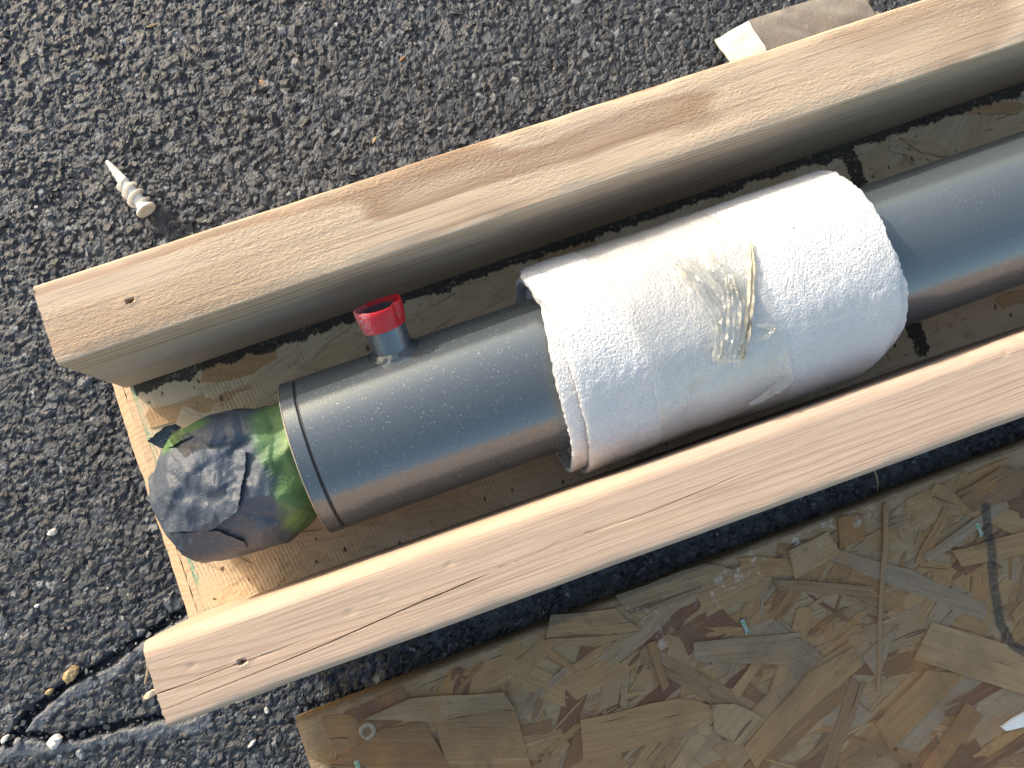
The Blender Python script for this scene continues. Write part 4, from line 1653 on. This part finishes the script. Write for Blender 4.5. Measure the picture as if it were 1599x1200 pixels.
loose('wood_splinter', 'thin upright straw sliver on the asphalt near the top, right of the orange splinter', 'splinter', 466, 97, .0060, .0012, .0012, 1.5, M_straw, 12, GZ)
loose('wood_splinter', 'small straw chip on the asphalt close to the outer edge of the rail', 'splinter', 585, 219, .0052, .0016, .0013, .75, M_straw, 13, GZ)
loose('wood_splinter', 'reddish crumb of wood on the asphalt at the top centre', 'splinter', 628, 93, .0050, .0015, .0012, .35, M_splint, 14, GZ)

# dry grass stalk in the dark gap, and one beside the sawn rail end
M_dry = mat_plain('dry_grass', (.36, .30, .20), var=.3, scale=500)
p = [at(1362, 734, .006), at(1370, 748, .004), at(1373, 762, .002)]
o = link('grass_stalk', lump('grass_stalk', [.0005, .0007, .0006, .0003], [at(1364, 732, .007), at(1369, 745, .0055), at(1371, 757, .004), at(1370, 770, .0005)], 6, .2, 5), M_dry)
tag(o, 'short dry grass stalk in the black gap between rail and weathered board', 'grass', 'dry grass stalks')
o = link('grass_stalk', lump('grass_stalk', [.0003, .0008, .0009, .0004], [at(228, 1028, .001), at(231, 1042, .0020), at(230, 1055, .0022), at(226, 1068, .0004)], 6, .2, 6), M_dry)
tag(o, 'grey dried stalk on the asphalt by the sawn end of the pinkish rail', 'grass', 'dry grass stalks')

# white plastic shard on the weathered board
M_wplastic = mat_plain('white_plastic', (.78, .79, .80), rough=.35, var=.12, scale=200, sss=.1)
pl = [at(px, py, BZ)[:2] for px, py in ((1559, 1134), (1575, 1122), (1600, 1108), (1625, 1100), (1625, 1128), (1598, 1134), (1568, 1141))]
c = np.mean(pl, 0)
pts = [(p[0] - c[0], p[1] - c[1]) for p in pl]
ar = sum(pts[i][0] * pts[(i + 1) % 7][1] - pts[(i + 1) % 7][0] * pts[i][1] for i in range(7))
if ar < 0:
    pts.reverse()
V = [(x, y, 0) for x, y in pts] + [(x * .95, y * .9, .0014) for x, y in pts] + [(0, 0, .0018)]
F = [tuple(reversed(range(7)))] + [(i, (i + 1) % 7, 7 + (i + 1) % 7, 7 + i) for i in range(7)] + [(7 + i, 7 + (i + 1) % 7, 14) for i in range(7)]
o = link('plastic_shard', mesh_py('plastic_shard', V, F), M_wplastic, loc=(c[0], c[1], BZ + .0014))
tag(o, 'white plastic shard on the weathered board at the right picture edge', 'shard')

# ------------------------------------------------------------------ wall anchor
M_anchor = mat_plain('milky_nylon', (.76, .76, .74), rough=.38, spec=.5, var=.12, scale=250, bump=.0004, sss=.35)
HR = .0061
tip = Vector(at(167, 252, .0024))
tip.z = .0026
hd = Vector(at(229, 329, HR + .0002))
hd.z = HR + .0002
ax = (hd - tip).normalized()
AL = (hd - tip).length
a1_ = Vector((0, 0, 1)).cross(ax).normalized()
a2_ = ax.cross(a1_).normalized()
AM = Matrix(((ax.x, a1_.x, a2_.x, tip.x), (ax.y, a1_.y, a2_.y, tip.y), (ax.z, a1_.z, a2_.z, tip.z), (0, 0, 0, 1)))
anchor = empty('wall_anchor')
anchor.matrix_world = AM
tag(anchor, 'milky white plastic wall anchor with coarse thread lying on the asphalt', 'anchor')
s = AL / .040
link('shaft', lathe('shaft', [(.0145 * s, .0012), (.0155 * s, .0026), (.020 * s, .0031), (.030 * s, .0036), (.0392 * s, .0041)], 40, caps=(True, True)), M_anchor, anchor)
# drill point: flat flutes that narrow to the tip
V = []
st = np.linspace(0, 1, 14)
for i, t in enumerate(st):
    x = .0178 * s * t
    w = .0009 + .0024 * t ** .8
    th = .0005 + .0011 * t
    tw = .5 * t
    for (y, z) in ((-w, -th * .6), (-w * .4, -th), (w * .4, -th), (w, -th * .6), (w, th * .6), (w * .35, th), (w * .15, th * 2.0), (-w * .15, th * 2.0), (-w * .35, th), (-w, th * .6)):
        nz = 1 + .10 * math.sin(i * 2.3 + y * 900)
        V.append((x, (y * math.cos(tw) - z * math.sin(tw)) * nz, y * math.sin(tw) + z * math.cos(tw)))
F = [tuple(reversed(f)) for f in grid_faces(14, 10, True).tolist()] + [tuple(range(10)), tuple(reversed(range(130, 140)))]
link('drill_point', mesh_py('drill_point', V, F, True), M_anchor, anchor)
# coarse helical thread
V = []
nt_, turns = 110, 3.1
for i in range(nt_):
    t = i / (nt_ - 1)
    a = turns * 2 * math.pi * t + .6
    x = (.0165 + .0185 * t) * s
    rin = .0028 + .0011 * t
    ro = (.0050 + .0012 * t) * min(1, .55 + t * 4, .6 + (1 - t) * 5)
    ro = max(ro, rin + .0003)
    for (dx, r) in ((-.0008, rin - .0006), (-.00022, ro + .0005), (.00022, ro + .0005), (.0008, rin - .0006)):
        V.append((x + dx, r * math.cos(a), r * math.sin(a)))
F = [tuple(f) for f in grid_faces(nt_, 4, True).tolist()] + [(3, 2, 1, 0), tuple((nt_ - 1) * 4 + j for j in range(4))]
link('thread', mesh_py('thread', V, F), M_anchor, anchor)
head = link('head', lathe('head', [(.0378 * s, .0035), (.0386 * s, .0058), (.0392 * s, HR), (.0400 * s, HR), (.0402 * s, .0056), (.0402 * s, .0030), (.0396 * s, .0022)], 48, caps=(True, True)), M_anchor, anchor)

# ------------------------------------------------------------------ clear plastic scrap behind the upper rail
M_film = mat_clear('yellowed_clear_film', tint=(.96, .93, .88), haze_col=(.74, .62, .48), haze=.30, ribs=False, rough=.12)
M_glare = mat_plain('white_film_glare', (.66, .64, .60), rough=.45, var=.10, scale=300, bump=.0012, sss=.3)
fs = at(1122, 75, .004)
fe = at(1372, 0, .004)
film = empty('plastic_scrap', (fs[0], fs[1], 0))
tag(film, 'crumpled scrap of clear film with its white glare painted on one end behind the straw-coloured rail', 'plastic')
yr = RAIL_W + .0006
nu, nk = 70, 26
outer = [at(*p_, .010) for p_ in ((1128, 52), (1150, 38), (1180, 22), (1215, 10), (1255, -2), (1300, -16), (1345, -32), (1368, 12))]
ox, oy = [q[0] for q in outer], [q[1] for q in outer]
o_ = np.argsort(ox)
ox, oy = np.array(ox)[o_], np.array(oy)[o_]


def film_sheet(name, xa, xb, mat, lift, seed, th=.0004, rough_end=.002):
    V = []
    for i in range(nu):
        t = i / (nu - 1)
        for k in range(nk):
            s_ = k / (nk - 1)
            x = xa + (xb - xa) * t
            x += rough_end * float(vnoise(s_ * 9, seed, 3)) * (math.exp(-t / .08) + math.exp(-(1 - t) / .08))
            yo_ = float(np.interp(x, ox, oy))
            y = yr + (yo_ - yr) * s_
            z = .0010 + lift * math.sin(math.pi * (s_ * .92 + .04)) ** .6 + .0012 * float(fbm(np.array(x * 60), np.array(y * 80), seed, 2)) + .0016 * abs(float(vnoise(x * 70 + y * 60, y * 60, seed + 2))) + (.004 * (1 - s_) ** 2)
            V.append((x - fs[0], y - fs[1], max(z, .0009)))
    V = np.array(V)
    V2 = V - np.array([0, 0, th])
    F = grid_faces(nu, nk)
    m_ = len(V)
    per = list(range(nk)) + [r * nk + nk - 1 for r in range(1, nu)] + [(nu - 1) * nk + c_ for c_ in range(nk - 2, -1, -1)] + [r * nk for r in range(nu - 2, 0, -1)]
    side = np.array([(per[i - 1], per[i], per[i] + m_, per[i - 1] + m_) for i in range(len(per))])
    me = mesh_np(name, np.concatenate([V, V2]), np.concatenate([F[:, ::-1], F + m_, side]), True)
    sharpen(me, 60)
    return link(name, me, mat, film)


xa = at(1150, 60, .01)[0]
film_sheet('clear_film', xa, at(1375, 15, .006)[0], M_film, .0075, 3)
film_sheet('glare_end', at(1124, 75, .006)[0], at(1185, 55, .010)[0], M_glare, .0092, 11, .0012, .003)  # opaque white sheet: glare on the film put in as colour and shape
